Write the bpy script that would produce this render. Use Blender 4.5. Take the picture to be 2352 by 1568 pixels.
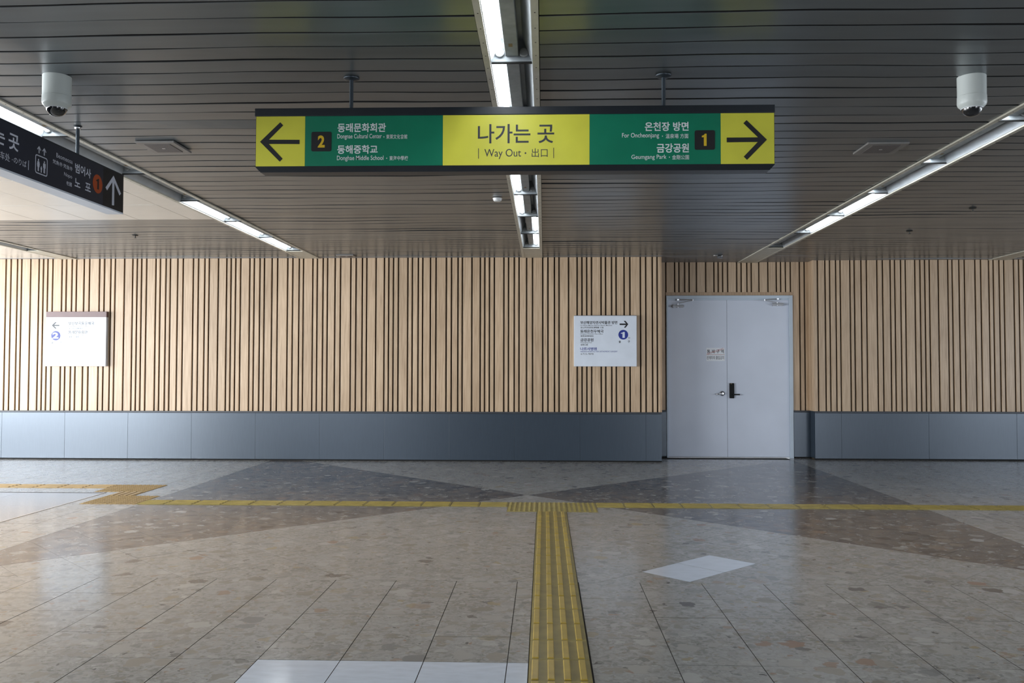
import bpy, bmesh, math, random
from mathutils import Vector, Matrix

random.seed(7)
for _o in list(bpy.data.objects):
    bpy.data.objects.remove(_o)
scene = bpy.context.scene
COL = scene.collection

# ------------------------------------------------------------------ camera
cam_data = bpy.data.cameras.new('camera')
cam = bpy.data.objects.new('camera', cam_data)
COL.objects.link(cam)
cam_data.sensor_width = 36.0
cam_data.lens = 2020.0 / 2352.0 * 36.0
cam_data.clip_start = 0.05
cam_data.clip_end = 200.0
cam.matrix_world = Matrix(((0.9993297, 0.0000000, 0.0366091, 0.0),
                           (0.0365902, -0.0321400, -0.9988134, 0.0),
                           (0.0011766, 0.9994834, -0.0321185, 1.40),
                           (0, 0, 0, 1)))
scene.camera = cam

# ------------------------------------------------------------------ world, daylight, rear fill, exposure
world = bpy.data.worlds.new('sky')
scene.world = world
world.use_nodes = True
_bg = world.node_tree.nodes['Background']
_bg.inputs['Color'].default_value = (0.62, 0.76, 1.0, 1)
_bg.inputs['Strength'].default_value = 1.0


def area_lamp(name, loc, rot, sx, sy, power, col, spread=180):
    d = bpy.data.lights.new(name, 'AREA')
    d.shape = 'RECTANGLE'
    d.size, d.size_y = sx, sy
    d.energy = power
    d.color = col
    d.spread = math.radians(spread)
    o = bpy.data.objects.new(name, d)
    COL.objects.link(o)
    o.location = loc
    o.rotation_euler = rot
    return o


# daylight entering through the glazed openings of the two side walls; the rear pair is added fill
area_lamp('daylight_west', (-12.62, 4.7, 1.525), (0, -math.pi / 2, 0), 2.6, 15.7, 2650, (0.93, 0.97, 1.0))
area_lamp('daylight_east', (12.12, 5.2, 1.525), (0, math.pi / 2, 0), 2.6, 8.9, 350, (0.88, 0.94, 1.0))
area_lamp('fill_rear_west', (-8.2, -8.12, 1.525), (math.pi / 2, 0, 0), 5.6, 2.6, 130, (0.92, 0.96, 1.0))
area_lamp('fill_rear_east', (8.2, -8.12, 1.525), (math.pi / 2, 0, 0), 5.6, 2.6, 240, (0.92, 0.96, 1.0))

scene.view_settings.view_transform = 'Standard'
scene.view_settings.look = 'None'
scene.view_settings.gamma = 1.0
scene.view_settings.use_curve_mapping = False
scene.view_settings.exposure = 0.0
scene.cycles.adaptive_threshold = 0.03
scene.cycles.max_bounces = 6
scene.cycles.diffuse_bounces = 3
scene.cycles.glossy_bounces = 3
scene.cycles.transmission_bounces = 2
scene.cycles.caustics_reflective = False
scene.cycles.caustics_refractive = False

CEIL = 3.13          # underside of the ceiling strips
WALL_Y = 13.47       # face line of the long slatted wall
ALC_Y = 14.206       # wall with the double door
RIGHT_Y = 13.96      # slatted wall beyond the door
ROOM = (-12.5, 12.0, -8.0, 14.5)
SIGN_L = [('동래문화회관', (-1.2092, 2.7852, -0.925, 2.8377), 0.02), ('Dongnae Cultural Center', (-1.2102, 2.7401, -0.9491, 2.7748), 0.004), ('·', (-0.9388, 2.7525, -0.9332, 2.7595), 0), ('東萊文化會館', (-0.9228, 2.7442, -0.799, 2.7705), 0.004), ('동해중학교', (-1.2098, 2.6581, -0.9724, 2.7092), 0.02), ('Donghae Middle School', (-1.2115, 2.6125, -0.9374, 2.647), 0.004), ('·', (-0.9215, 2.6276, -0.9159, 2.6339), 0), ('東海中學校', (-0.9028, 2.6174, -0.7937, 2.6442), 0.004)]
SIGN_R = [('온천장 방면', (0.5805, 2.7802, 0.8318, 2.8325), 0.02), ('For Oncheonjang', (0.4493, 2.7351, 0.6624, 2.7697), 0.004), ('·', (0.6788, 2.7473, 0.6842, 2.7535), 0), ('溫泉場 方面', (0.6999, 2.7368, 0.8308, 2.7637), 0.004), ('금강공원', (0.6486, 2.6542, 0.833, 2.7077), 0.02), ('Geumgang Park', (0.5033, 2.6107, 0.7045, 2.6429), 0.004), ('·', (0.7188, 2.625, 0.7242, 2.6312), 0), ('金剛公園', (0.7366, 2.6137, 0.8334, 2.6407), 0.004)]
SIGN_C = [('나가는 곳', (-0.3863, 2.7142, 0.0575, 2.8269), 0.012), ('Way Out', (-0.3476, 2.6219, -0.1345, 2.6812), 0), ('·', (-0.1142, 2.6509, -0.1041, 2.6612), 0), ('出口', (-0.0728, 2.632, 0.0195, 2.6834), 0)]
SIGN_BARS = [(-0.3841, 2.6254, -0.3805, 2.6854), (0.0529, 2.6258, 0.0563, 2.6863)]
PLATE_L = (-1.3635, 2.6732, -1.2452, 2.7883)
NUM_L = (-1.3248, 2.6952, -1.2838, 2.7669)
PLATE_R = (0.8664, 2.6693, 0.9815, 2.7826)
NUM_R = (0.907, 2.6918, 0.9343, 2.7622)
ARROW_L = [(-1.6676, 2.7318), (-1.5491, 2.8463), (-1.5314, 2.8285), (-1.615, 2.7439), (-1.4332, 2.7421), (-1.433, 2.7169), (-1.6155, 2.7187), (-1.5326, 2.6311), (-1.5493, 2.6138)]
ARROW_R = [(1.2785, 2.7262), (1.1648, 2.61), (1.1461, 2.6286), (1.2264, 2.713), (1.0495, 2.712), (1.0497, 2.7395), (1.228, 2.7397), (1.145, 2.8224), (1.1634, 2.84)]
BLACK = [('곳', (5.2023, 2.7449, 5.3087, 2.8443), 0.02), ('는', (5.072, 2.7495, 5.1651, 2.8435), 0.02), ('车处', (5.1228, 2.6635, 5.2181, 2.7106), 0.0), ('·', (5.2378, 2.6814, 5.2464, 2.6866), 0), ('のりば', (5.2576, 2.6691, 5.3909, 2.7077), 0), ('Beomeosa', (5.7258, 2.8178, 5.9276, 2.8481), 0), ('梵魚寺·梵鱼寺', (5.6849, 2.7678, 5.9291, 2.7962), 0.004), ('Nopo', (5.8243, 2.7081, 5.9255, 2.7404), 0), ('老圃', (5.8537, 2.6584, 5.9234, 2.6864), 0.004), ('범어사', (5.9631, 2.7695, 6.1771, 2.8363), 0.02), ('노', (5.9599, 2.6728, 6.0348, 2.7311), 0.02), ('포', (6.1006, 2.672, 6.177, 2.7296), 0.02)]
BLACK_BAR = (5.408, 2.6597, 5.4173, 2.7199)
BLACK_ICON = (5.4844, 2.66, 5.6244, 2.7816)
BLACK_UP = [[(5.5253, 2.8414), (5.5267, 2.7943)], [(5.5845, 2.8428), (5.586, 2.793)]]
BLACK_CIRC = [(6.2681, 2.8204), (6.277, 2.6855), (6.2039, 2.7516), (6.3426, 2.758)]
BLACK_NUM = (6.2519, 2.7145, 6.2912, 2.7934)
BLACK_ARROW = [(6.5082, 2.8669), (6.6285, 2.7534), (6.6047, 2.7342), (6.5226, 2.816), (6.5223, 2.6421), (6.4902, 2.6382), (6.4904, 2.8144), (6.4135, 2.7354), (6.3891, 2.7522)]
BLACK_SEAM = (6.3547, 2.7657)
WL_TXT = [('부산부곡동우체국', (-7.3992, 2.0874, -6.9901, 2.1378), 0.012), ('Busan Bugok-dong Post Office', (-7.3958, 2.0576, -7.0834, 2.0767), 0), ('釜山釜谷洞郵遞局', (-7.393, 2.0232, -7.1697, 2.0467), 0), ('동래문화회관', (-7.397, 1.9505, -7.0912, 2.0018), 0.012), ('Dongnae Cultural Center', (-7.3937, 1.9241, -7.1494, 1.943), 0), ('東萊文化會館', (-7.3909, 1.8909, -7.2262, 1.9142), 0), ('번', (-7.5172, 1.8648, -7.4981, 1.8833), 0), ('출', (-7.6631, 1.7947, -7.6343, 1.827), 0.015), ('구', (-7.5257, 1.8003, -7.4982, 1.8303), 0.015)]
WL_ARROW = [(-7.6627, 2.0819), (-7.6106, 2.1325), (-7.5824, 2.1325), (-7.6241, 2.0922), (-7.5418, 2.092), (-7.5414, 2.0712), (-7.6237, 2.0714), (-7.5807, 2.031), (-7.6089, 2.031)]
WL_CIRC = (-7.5953, 1.9214, 0.0728)
WL_NUM = (-7.6479, 1.8764, -7.5535, 1.9711)
WR_TXT = [('부산해양자연사박물관 방면', (0.5499, 2.0953, 1.1101, 2.144), 0.02, 0), ('For Busan Marine Natural History Museum', (0.5497, 2.064, 1.0316, 2.0851), 0.003, 0), ('釜山海洋自然史博物館 方面', (0.5514, 2.0312, 0.9013, 2.0565), 0.005, 0), ('동래온천우체국', (0.5495, 1.9616, 0.9022, 2.0108), 0.02, 0), ('Dongnae Oncheon Post Office', (0.5494, 1.9342, 0.889, 1.9542), 0.003, 0), ('東萊溫泉郵遞局', (0.5521, 1.9019, 0.7484, 1.9262), 0.005, 0), ('금강공원', (0.5509, 1.8306, 0.7482, 1.8811), 0.02, 0), ('Geumgang Park', (0.5507, 1.8021, 0.7271, 1.8223), 0.003, 0), ('金剛公園', (0.5518, 1.7691, 0.6627, 1.7937), 0.005, 0), ('나르샤병원', (0.5488, 1.6964, 0.8006, 1.7435), 0.02, 1), ('NARSHA HOSPITAL FOR ORTHOPEDIC SURGERY', (0.5503, 1.6687, 1.1129, 1.6893), 0, 1), ('☎', (0.5514, 1.63, 0.5786, 1.6528), 0, 0), ('715-7878', (0.5855, 1.6292, 0.7475, 1.655), 0.002, 0), ('번', (1.2756, 1.8725, 1.3004, 1.897), 0, 0), ('출', (1.1306, 1.81, 1.1629, 1.8442), 0.02, 0), ('구', (1.268, 1.8098, 1.3001, 1.8469), 0.02, 0)]
WR_ARROW = [(1.2765, 2.0938), (1.2359, 2.0408), (1.2093, 2.0408), (1.2407, 2.0807), (1.1458, 2.0809), (1.1459, 2.1049), (1.2408, 2.1047), (1.2069, 2.1453), (1.2341, 2.1452)]
WR_CIRC = (1.2003, 1.9342, 0.0737)
WR_NUM = (1.1636, 1.8868, 1.2228, 1.9765)
ST_BOX = (2.5987, 1.5445, 2.8919, 1.7537)
ST_TXT = [('통 제 구 역', (2.6098, 1.6666, 2.8763, 1.727), 0.012), ('관계자외 출입금지', (2.6064, 1.5691, 2.8788, 1.6248), 0.006)]
ST_LINES = [[(2.6013, 1.6468), (2.8874, 1.6465)], [(2.6047, 1.6602), (2.8671, 1.75)], [(2.6145, 1.6488), (2.8835, 1.7386)]]
CLOSER_L = {'body': (2.0572, 2.4089, 2.2396, 2.4391), 'pin': (2.1411, 2.4686), 'elbow': (2.3698, 2.5142), 'head': (2.1461, 2.525)}
CLOSER_R = {'body': (3.6429, 2.4397, 3.8179, 2.4615), 'pin': (3.7216, 2.4779), 'elbow': (3.5077, 2.514), 'head': (3.7324, 2.5346)}
LEVER = [(2.8479, 1.0248), (2.7391, 1.0134)]
LOCK = (2.9612, 0.9487, 3.0362, 1.1907)
LOCKBAR = (3.0322, 0.9985, 3.1208, 1.0203)

# ------------------------------------------------------------------ materials
MATS = {}


def nodes_of(name):
    m = bpy.data.materials.new(name)
    m.use_nodes = True
    nt = m.node_tree
    b = nt.nodes['Principled BSDF']
    MATS[name] = m
    return m, nt, b


def N(nt, kind, **kw):
    n = nt.nodes.new(kind)
    for k, v in kw.items():
        setattr(n, k, v)
    return n


def ramp(nt, stops, interp='LINEAR'):
    r = nt.nodes.new('ShaderNodeValToRGB')
    r.color_ramp.interpolation = interp
    e = r.color_ramp.elements
    while len(e) > len(stops):
        e.remove(e[-1])
    while len(e) < len(stops):
        e.new(0.5)
    for el, (p, c) in zip(e, stops):
        el.position = p
        el.color = c if len(c) == 4 else (*c, 1)
    return r


def mix(nt, fac, a, b, blend='MIX'):
    m = nt.nodes.new('ShaderNodeMix')
    m.data_type = 'RGBA'
    m.blend_type = blend
    for sock, val in ((m.inputs[0], fac), (m.inputs[6], a), (m.inputs[7], b)):
        if isinstance(val, bpy.types.NodeSocket):
            nt.links.new(val, sock)
        elif isinstance(val, (int, float)):
            sock.default_value = val
        else:
            sock.default_value = (*val, 1) if len(val) == 3 else val
    return m.outputs[2]


def plain(name, col, rough=0.5, metal=0.0, var=0.08, scale=6.0, stretch=(1, 1, 1), bump=0.0, spec=0.5, coat=0.0, island=0.0):
    """Painted, plastic or metal surface: one colour with faint cloudy wear."""
    m, nt, b = nodes_of(name)
    geo = N(nt, 'ShaderNodeNewGeometry')
    mp = N(nt, 'ShaderNodeMapping')
    mp.inputs['Scale'].default_value = stretch
    nt.links.new(geo.outputs['Position'], mp.inputs['Vector'])
    nz = N(nt, 'ShaderNodeTexNoise')
    nz.inputs['Scale'].default_value = scale
    nz.inputs['Detail'].default_value = 2
    nt.links.new(mp.outputs[0], nz.inputs['Vector'])
    lo = tuple(c * (1 - var) for c in col)
    hi = tuple(min(1, c * (1 + var)) for c in col)
    r = ramp(nt, [(0.3, lo), (0.7, hi)])
    nt.links.new(nz.outputs['Fac'], r.inputs[0])
    out = r.outputs[0]
    if island:
        rr = ramp(nt, [(0, (1 - island,) * 3), (1, (1 + island * 0.5,) * 3)])
        info = N(nt, 'ShaderNodeObjectInfo')
        nt.links.new(info.outputs['Random'], rr.inputs[0])
        out = mix(nt, 1.0, out, rr.outputs[0], 'MULTIPLY')
    nt.links.new(out, b.inputs['Base Color'])
    b.inputs['Roughness'].default_value = rough
    b.inputs['Metallic'].default_value = metal
    b.inputs['Specular IOR Level'].default_value = spec
    b.inputs['Coat Weight'].default_value = coat
    if bump:
        bp = N(nt, 'ShaderNodeBump')
        bp.inputs['Strength'].default_value = bump
        bp.inputs['Distance'].default_value = 0.002
        nt.links.new(nz.outputs['Fac'], bp.inputs['Height'])
        nt.links.new(bp.outputs[0], b.inputs['Normal'])
    return m


def glow(name, col, strength):
    m, nt, b = nodes_of(name)
    b.inputs['Base Color'].default_value = (*col, 1)
    b.inputs['Emission Color'].default_value = (*col, 1)
    b.inputs['Emission Strength'].default_value = strength
    return m


def wood(name, a, b_, c):
    m, nt, b = nodes_of(name)
    geo = N(nt, 'ShaderNodeNewGeometry')
    info = N(nt, 'ShaderNodeObjectInfo')
    off = N(nt, 'ShaderNodeVectorMath', operation='SCALE')
    nt.links.new(geo.outputs['Position'], off.inputs[0])
    off.inputs['Scale'].default_value = 1.0
    add = N(nt, 'ShaderNodeVectorMath', operation='ADD')
    nt.links.new(off.outputs[0], add.inputs[0])
    sc = N(nt, 'ShaderNodeMath', operation='MULTIPLY')
    sc.inputs[1].default_value = 37.0
    nt.links.new(info.outputs['Random'], sc.inputs[0])
    cmb = N(nt, 'ShaderNodeCombineXYZ')
    for i in range(3):
        nt.links.new(sc.outputs[0], cmb.inputs[i])
    nt.links.new(cmb.outputs[0], add.inputs[1])
    mp = N(nt, 'ShaderNodeMapping')
    mp.inputs['Scale'].default_value = (1, 1, 0.035)
    nt.links.new(add.outputs[0], mp.inputs['Vector'])
    nz = N(nt, 'ShaderNodeTexNoise')
    nz.inputs['Scale'].default_value = 70
    nz.inputs['Detail'].default_value = 3
    nz.inputs['Distortion'].default_value = 0.4
    nt.links.new(mp.outputs[0], nz.inputs['Vector'])
    r = ramp(nt, [(0.3, a), (0.52, b_), (0.72, c)])
    nt.links.new(nz.outputs['Fac'], r.inputs[0])
    big = N(nt, 'ShaderNodeTexNoise')
    big.inputs['Scale'].default_value = 1.3
    nt.links.new(add.outputs[0], big.inputs['Vector'])
    r2 = ramp(nt, [(0.3, (0.9, 0.88, 0.86)), (0.7, (1.06, 1.05, 1.05))])
    nt.links.new(big.outputs['Fac'], r2.inputs[0])
    col = mix(nt, 1.0, r.outputs[0], r2.outputs[0], 'MULTIPLY')
    r3 = ramp(nt, [(0, (0.93, 0.92, 0.91)), (1, (1.05, 1.05, 1.05))])
    nt.links.new(info.outputs['Random'], r3.inputs[0])
    col = mix(nt, 1.0, col, r3.outputs[0], 'MULTIPLY')
    nt.links.new(col, b.inputs['Base Color'])
    b.inputs['Roughness'].default_value = 0.38
    b.inputs['Specular IOR Level'].default_value = 0.6
    bp = N(nt, 'ShaderNodeBump')
    bp.inputs['Strength'].default_value = 0.08
    bp.inputs['Distance'].default_value = 0.001
    nt.links.new(nz.outputs['Fac'], bp.inputs['Height'])
    nt.links.new(bp.outputs[0], b.inputs['Normal'])
    return m


def marble(name, base, light, chips, fine_lo, fine_hi, rough, shares, least, fine_scale=34):
    """Polished agglomerate stone: pebbles of several sizes set in a finely mottled binder."""
    m, nt, b = nodes_of(name)
    geo = N(nt, 'ShaderNodeNewGeometry')
    sc = N(nt, 'ShaderNodeMath', operation='MULTIPLY')
    sc.inputs[1].default_value = 91.0
    nt.links.new(geo.outputs['Random Per Island'], sc.inputs[0])
    cmb = N(nt, 'ShaderNodeCombineXYZ')
    for i in range(3):
        nt.links.new(sc.outputs[0], cmb.inputs[i])
    add = N(nt, 'ShaderNodeVectorMath', operation='ADD')
    nt.links.new(geo.outputs['Position'], add.inputs[0])
    nt.links.new(cmb.outputs[0], add.inputs[1])
    # irregular pebble outlines
    wob = N(nt, 'ShaderNodeTexNoise')
    wob.inputs['Scale'].default_value = 14
    wob.inputs['Detail'].default_value = 3
    nt.links.new(add.outputs[0], wob.inputs['Vector'])
    wsub = N(nt, 'ShaderNodeVectorMath', operation='SUBTRACT')
    nt.links.new(wob.outputs['Color'], wsub.inputs[0])
    wsub.inputs[1].default_value = (0.5, 0.5, 0.5)
    wsc = N(nt, 'ShaderNodeVectorMath', operation='SCALE')
    wsc.inputs['Scale'].default_value = 0.11
    nt.links.new(wsub.outputs[0], wsc.inputs[0])
    pos = N(nt, 'ShaderNodeVectorMath', operation='ADD')
    nt.links.new(add.outputs[0], pos.inputs[0])
    nt.links.new(wsc.outputs[0], pos.inputs[1])
    # binder
    fine = N(nt, 'ShaderNodeTexNoise')
    fine.inputs['Scale'].default_value = fine_scale
    fine.inputs['Detail'].default_value = 4
    fine.inputs['Roughness'].default_value = 0.65
    nt.links.new(pos.outputs[0], fine.inputs['Vector'])
    r0 = ramp(nt, [(0.37, fine_lo), (0.5, base), (0.62, fine_hi)])
    nt.links.new(fine.outputs['Fac'], r0.inputs[0])
    col = r0.outputs[0]
    big = N(nt, 'ShaderNodeTexNoise')
    big.inputs['Scale'].default_value = 3.2
    big.inputs['Detail'].default_value = 3
    nt.links.new(pos.outputs[0], big.inputs['Vector'])
    rb = ramp(nt, [(0.38, (0.0,) * 3), (0.68, (0.55,) * 3)])
    nt.links.new(big.outputs['Fac'], rb.inputs[0])
    col = mix(nt, rb.outputs[0], col, light)
    for scale, lim, share in ((32, 0.42, shares[0]), (13.5, 0.46, shares[1]), (7.0, 0.45, shares[2])):
        v = N(nt, 'ShaderNodeTexVoronoi')
        v.inputs['Scale'].default_value = scale
        v.inputs['Randomness'].default_value = 1.0
        nt.links.new(pos.outputs[0], v.inputs['Vector'])
        sep = N(nt, 'ShaderNodeSeparateColor')
        nt.links.new(v.outputs['Color'], sep.inputs[0])
        pal = ramp(nt, chips, 'CONSTANT')
        nt.links.new(sep.outputs[0], pal.inputs[0])
        near = ramp(nt, [(lim - 0.05, (1, 1, 1)), (lim, (0, 0, 0))])
        nt.links.new(v.outputs['Distance'], near.inputs[0])
        pick = N(nt, 'ShaderNodeMath', operation='LESS_THAN')
        pick.inputs[1].default_value = share
        nt.links.new(sep.outputs[1], pick.inputs[0])
        f = N(nt, 'ShaderNodeMath', operation='MULTIPLY')
        nt.links.new(near.outputs[0], f.inputs[0])
        nt.links.new(pick.outputs[0], f.inputs[1])
        # some chips blend into the binder, some stand out
        keep = N(nt, 'ShaderNodeMapRange')
        keep.inputs['To Min'].default_value = least
        nt.links.new(sep.outputs[2], keep.inputs['Value'])
        st = N(nt, 'ShaderNodeMath', operation='MULTIPLY')
        nt.links.new(f.outputs[0], st.inputs[0])
        nt.links.new(keep.outputs[0], st.inputs[1])
        col = mix(nt, st.outputs[0], col, pal.outputs[0])
    tone = ramp(nt, [(0, (0.93, 0.92, 0.91)), (1, (1.05, 1.05, 1.05))])
    nt.links.new(geo.outputs['Random Per Island'], tone.inputs[0])
    col = mix(nt, 1.0, col, tone.outputs[0], 'MULTIPLY')
    nt.links.new(col, b.inputs['Base Color'])
    rr = N(nt, 'ShaderNodeMapRange')
    rr.inputs['To Min'].default_value = rough * 0.8
    rr.inputs['To Max'].default_value = rough * 1.35
    nt.links.new(big.outputs['Fac'], rr.inputs['Value'])
    nt.links.new(rr.outputs[0], b.inputs['Roughness'])
    b.inputs['Specular IOR Level'].default_value = 0.5
    return m


wood('oak_laminate', (0.43, 0.30, 0.19), (0.54, 0.395, 0.26), (0.62, 0.47, 0.325))
wood('oak_trim', (0.36, 0.24, 0.14), (0.45, 0.31, 0.19), (0.5, 0.36, 0.23))
plain('groove_brown', (0.075, 0.052, 0.03), 0.7, var=0.15)
plain('wainscot_steel', (0.044, 0.063, 0.088), 0.27, 0.34, spec=0.9, var=0.05, scale=30, stretch=(6, 1, 0.2))
plain('wainscot_rail', (0.05, 0.055, 0.065), 0.45, 0.3, var=0.05)
plain('black_gap', (0.006, 0.006, 0.006), 0.9)
plain('grout', (0.045, 0.042, 0.038), 0.9, var=0.2, scale=20)
marble('beige_marble', (0.335, 0.334, 0.324), (0.415, 0.415, 0.408),
       [(0, (0.395, 0.385, 0.365)), (0.24, (0.325, 0.305, 0.275)), (0.40, (0.27, 0.25, 0.225)), (0.54, (0.24, 0.24, 0.245)),
        (0.66, (0.46, 0.455, 0.44)), (0.82, (0.34, 0.335, 0.325)), (0.90, (0.31, 0.215, 0.17)), (0.93, (0.34, 0.29, 0.20)), (0.955, (0.12, 0.12, 0.124))],
       (0.235, 0.232, 0.222), (0.40, 0.398, 0.388), 0.17, (0.62, 0.68, 0.62), 0.3, 30)
marble('dark_marble', (0.108, 0.106, 0.112), (0.138, 0.134, 0.138),
       [(0, (0.22, 0.185, 0.155)), (0.20, (0.045, 0.052, 0.072)), (0.42, (0.145, 0.145, 0.15)), (0.58, (0.30, 0.29, 0.275)),
        (0.70, (0.23, 0.145, 0.105)), (0.80, (0.026, 0.028, 0.036)), (0.94, (0.41, 0.41, 0.40))],
       (0.03, 0.032, 0.04), (0.195, 0.182, 0.172), 0.17, (0.85, 0.8, 0.75), 0.55, 16)
plain('white_marble', (0.70, 0.76, 0.86), 0.14, var=0.06, scale=9, stretch=(1, 3, 1))
plain('grey_granite', (0.36, 0.37, 0.40), 0.16, var=0.08, scale=60)
plain('edge_aluminium', (0.75, 0.76, 0.78), 0.3, 0.8)
plain('tactile_yellow', (0.315, 0.25, 0.07), 0.38, var=0.14, scale=9)
plain('tactile_ochre', (0.40, 0.275, 0.12), 0.38, var=0.12, scale=9)
plain('tactile_ochre_bar', (0.50, 0.35, 0.17), 0.34, var=0.12, scale=9)
plain('tactile_bar', (0.44, 0.315, 0.055), 0.34, var=0.12, scale=9)
plain('ceiling_strip_metal', (0.132, 0.153, 0.166), 0.30, 0.35, spec=0.9, var=0.10, scale=2.2, stretch=(0.6, 4, 1), island=0.12)
plain('gap_shade_black', (0.010, 0.010, 0.011), 0.8)
plain('ceiling_dark', (0.012, 0.012, 0.013), 0.9)
plain('ceiling_cream', (0.62, 0.585, 0.53), 0.3, var=0.05, scale=2)
plain('flange_cream', (0.50, 0.475, 0.40), 0.45, var=0.08, scale=12)
plain('ceiling_edge_grey', (0.22, 0.225, 0.235), 0.4, 0.3)
plain('lamp_white', (0.46, 0.49, 0.52), 0.4, var=0.1)
plain('lamp_dusty', (0.33, 0.35, 0.36), 0.5, var=0.14, scale=14)
plain('lamp_plate', (0.30, 0.33, 0.35), 0.45, var=0.1)
plain('lampholder_white', (0.34, 0.35, 0.35), 0.35)
plain('tube_off', (0.72, 0.74, 0.75), 0.2)
plain('paper_tan', (0.28, 0.2, 0.1), 0.7)
glow('tube_lit', (0.93, 0.97, 1.0), 26.0)
glow('tube_dim', (0.9, 0.95, 1.0), 45.0)
plain('sign_black', (0.016, 0.020, 0.026), 0.32, 0.1)
plain('sign_navy', (0.018, 0.021, 0.036), 0.28)
plain('sign_jet', (0.008, 0.008, 0.010), 0.25)
plain('sign_yellow', (0.70, 0.68, 0.07), 0.3, var=0.04)
plain('sign_green', (0.008, 0.19, 0.105), 0.26, var=0.05)
plain('print_white', (0.72, 0.76, 0.78), 0.4)
plain('print_pale', (0.62, 0.64, 0.72), 0.4)
plain('print_charcoal', (0.03, 0.035, 0.045), 0.4)
plain('print_jet', (0.008, 0.008, 0.009), 0.4)
plain('print_gold', (0.70, 0.47, 0.02), 0.4)
plain('print_blue', (0.012, 0.03, 0.25), 0.4)
plain('print_red', (0.42, 0.05, 0.04), 0.5)
plain('print_orange', (0.42, 0.065, 0.008), 0.4)
plain('rod_slate', (0.045, 0.06, 0.075), 0.4, 0.4)
plain('board_white', (0.67, 0.72, 0.80), 0.38, var=0.03)
plain('sticker_white', (0.84, 0.87, 0.92), 0.5, var=0.02)
plain('board_side', (0.5, 0.51, 0.52), 0.4)
plain('board_brown', (0.16, 0.10, 0.10), 0.4)
plain('door_paint', (0.64, 0.69, 0.80), 0.36, var=0.03, scale=2)
plain('door_frame_paint', (0.52, 0.60, 0.69), 0.36, var=0.03)
plain('chrome', (0.62, 0.63, 0.65), 0.22, 1.0)
plain('closer_silver', (0.50, 0.51, 0.54), 0.35, 0.35)
plain('lock_black', (0.004, 0.005, 0.005), 0.45, spec=0.15)
plain('camera_white', (0.58, 0.62, 0.60), 0.36, var=0.03)
plain('dome_black', (0.004, 0.005, 0.008), 0.04, coat=1.0)
plain('clear_rim', (0.75, 0.78, 0.8), 0.08, spec=1.0)
plain('speaker_grey', (0.24, 0.23, 0.22), 0.45, 0.3)
plain('speaker_mesh', (0.13, 0.115, 0.11), 0.6, 0.2, var=0.3, scale=160)
plain('detector_white', (0.75, 0.76, 0.76), 0.4)
plain('screw_dark', (0.03, 0.03, 0.028), 0.5, 0.3)
plain('wall_paint', (0.42, 0.42, 0.42), 0.6, var=0.05)
plain('rear_grey', (0.20, 0.205, 0.21), 0.6, var=0.05)

# ------------------------------------------------------------------ helpers
WORLD = {}


def put(name, mesh, parent=None, loc=(0, 0, 0), rot=None):
    o = bpy.data.objects.new(name, mesh)
    COL.objects.link(o)
    w = Vector(loc)
    if parent is not None:
        o.parent = parent
        o.location = w - WORLD[parent.name]
    else:
        o.location = w
    WORLD[o.name] = w
    if rot:
        o.rotation_euler = rot
    return o


def tag(o, label=None, category=None, group=None, kind=None):
    for k, v in (('label', label), ('category', category), ('group', group), ('kind', kind)):
        if v:
            o[k] = v
    return o


def empty(name, loc):
    return put(name, None, None, loc)


def mesh_of(name, verts, faces, mat, smooth=False):
    me = bpy.data.meshes.new(name)
    me.from_pydata([tuple(v) for v in verts], [], faces)
    me.materials.append(MATS[mat])
    if smooth:
        for p in me.polygons:
            p.use_smooth = True
    me.update()
    return me


_boxes = {}


def box_mesh(dx, dy, dz, mat, bevel=0.0):
    k = (round(dx, 4), round(dy, 4), round(dz, 4), mat, bevel)
    if k in _boxes:
        return _boxes[k]
    bm = bmesh.new()
    bmesh.ops.create_cube(bm, size=1.0)
    bmesh.ops.scale(bm, vec=(dx, dy, dz), verts=bm.verts)
    if bevel:
        bmesh.ops.bevel(bm, geom=list(bm.edges), offset=min(bevel, dx * .45, dy * .45, dz * .45), segments=2, affect='EDGES', profile=0.6)
    me = bpy.data.meshes.new('box')
    bm.to_mesh(me)
    bm.free()
    me.materials.append(MATS[mat])
    _boxes[k] = me
    return me


def box(name, xr, yr, zr, mat, parent=None, bevel=0.0):
    me = box_mesh(xr[1] - xr[0], yr[1] - yr[0], zr[1] - zr[0], mat, bevel)
    return put(name, me, parent, ((xr[0] + xr[1]) / 2, (yr[0] + yr[1]) / 2, (zr[0] + zr[1]) / 2))


def lathe_mesh(name, prof, mat, seg=32, smooth=True):
    """prof: (radius, z) from bottom or top; turned about z."""
    vs, fs = [], []
    n = len(prof)
    for i in range(seg):
        a = 2 * math.pi * i / seg
        for r, z in prof:
            vs.append((r * math.cos(a), r * math.sin(a), z))
    for i in range(seg):
        j = (i + 1) % seg
        for k in range(n - 1):
            fs.append((i * n + k, j * n + k, j * n + k + 1, i * n + k + 1))
    if prof[0][0] > 1e-5:
        fs.append(tuple(i * n for i in range(seg))[::-1])
    if prof[-1][0] > 1e-5:
        fs.append(tuple(i * n + n - 1 for i in range(seg)))
    me = mesh_of(name, vs, fs, mat)
    bm = bmesh.new()
    bm.from_mesh(me)
    bmesh.ops.remove_doubles(bm, verts=bm.verts, dist=1e-5)
    bmesh.ops.recalc_face_normals(bm, faces=bm.faces)
    bm.to_mesh(me)
    bm.free()
    if smooth:
        for p in me.polygons:
            p.use_smooth = True
        me.set_sharp_from_angle(angle=math.radians(35))
    return me


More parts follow.
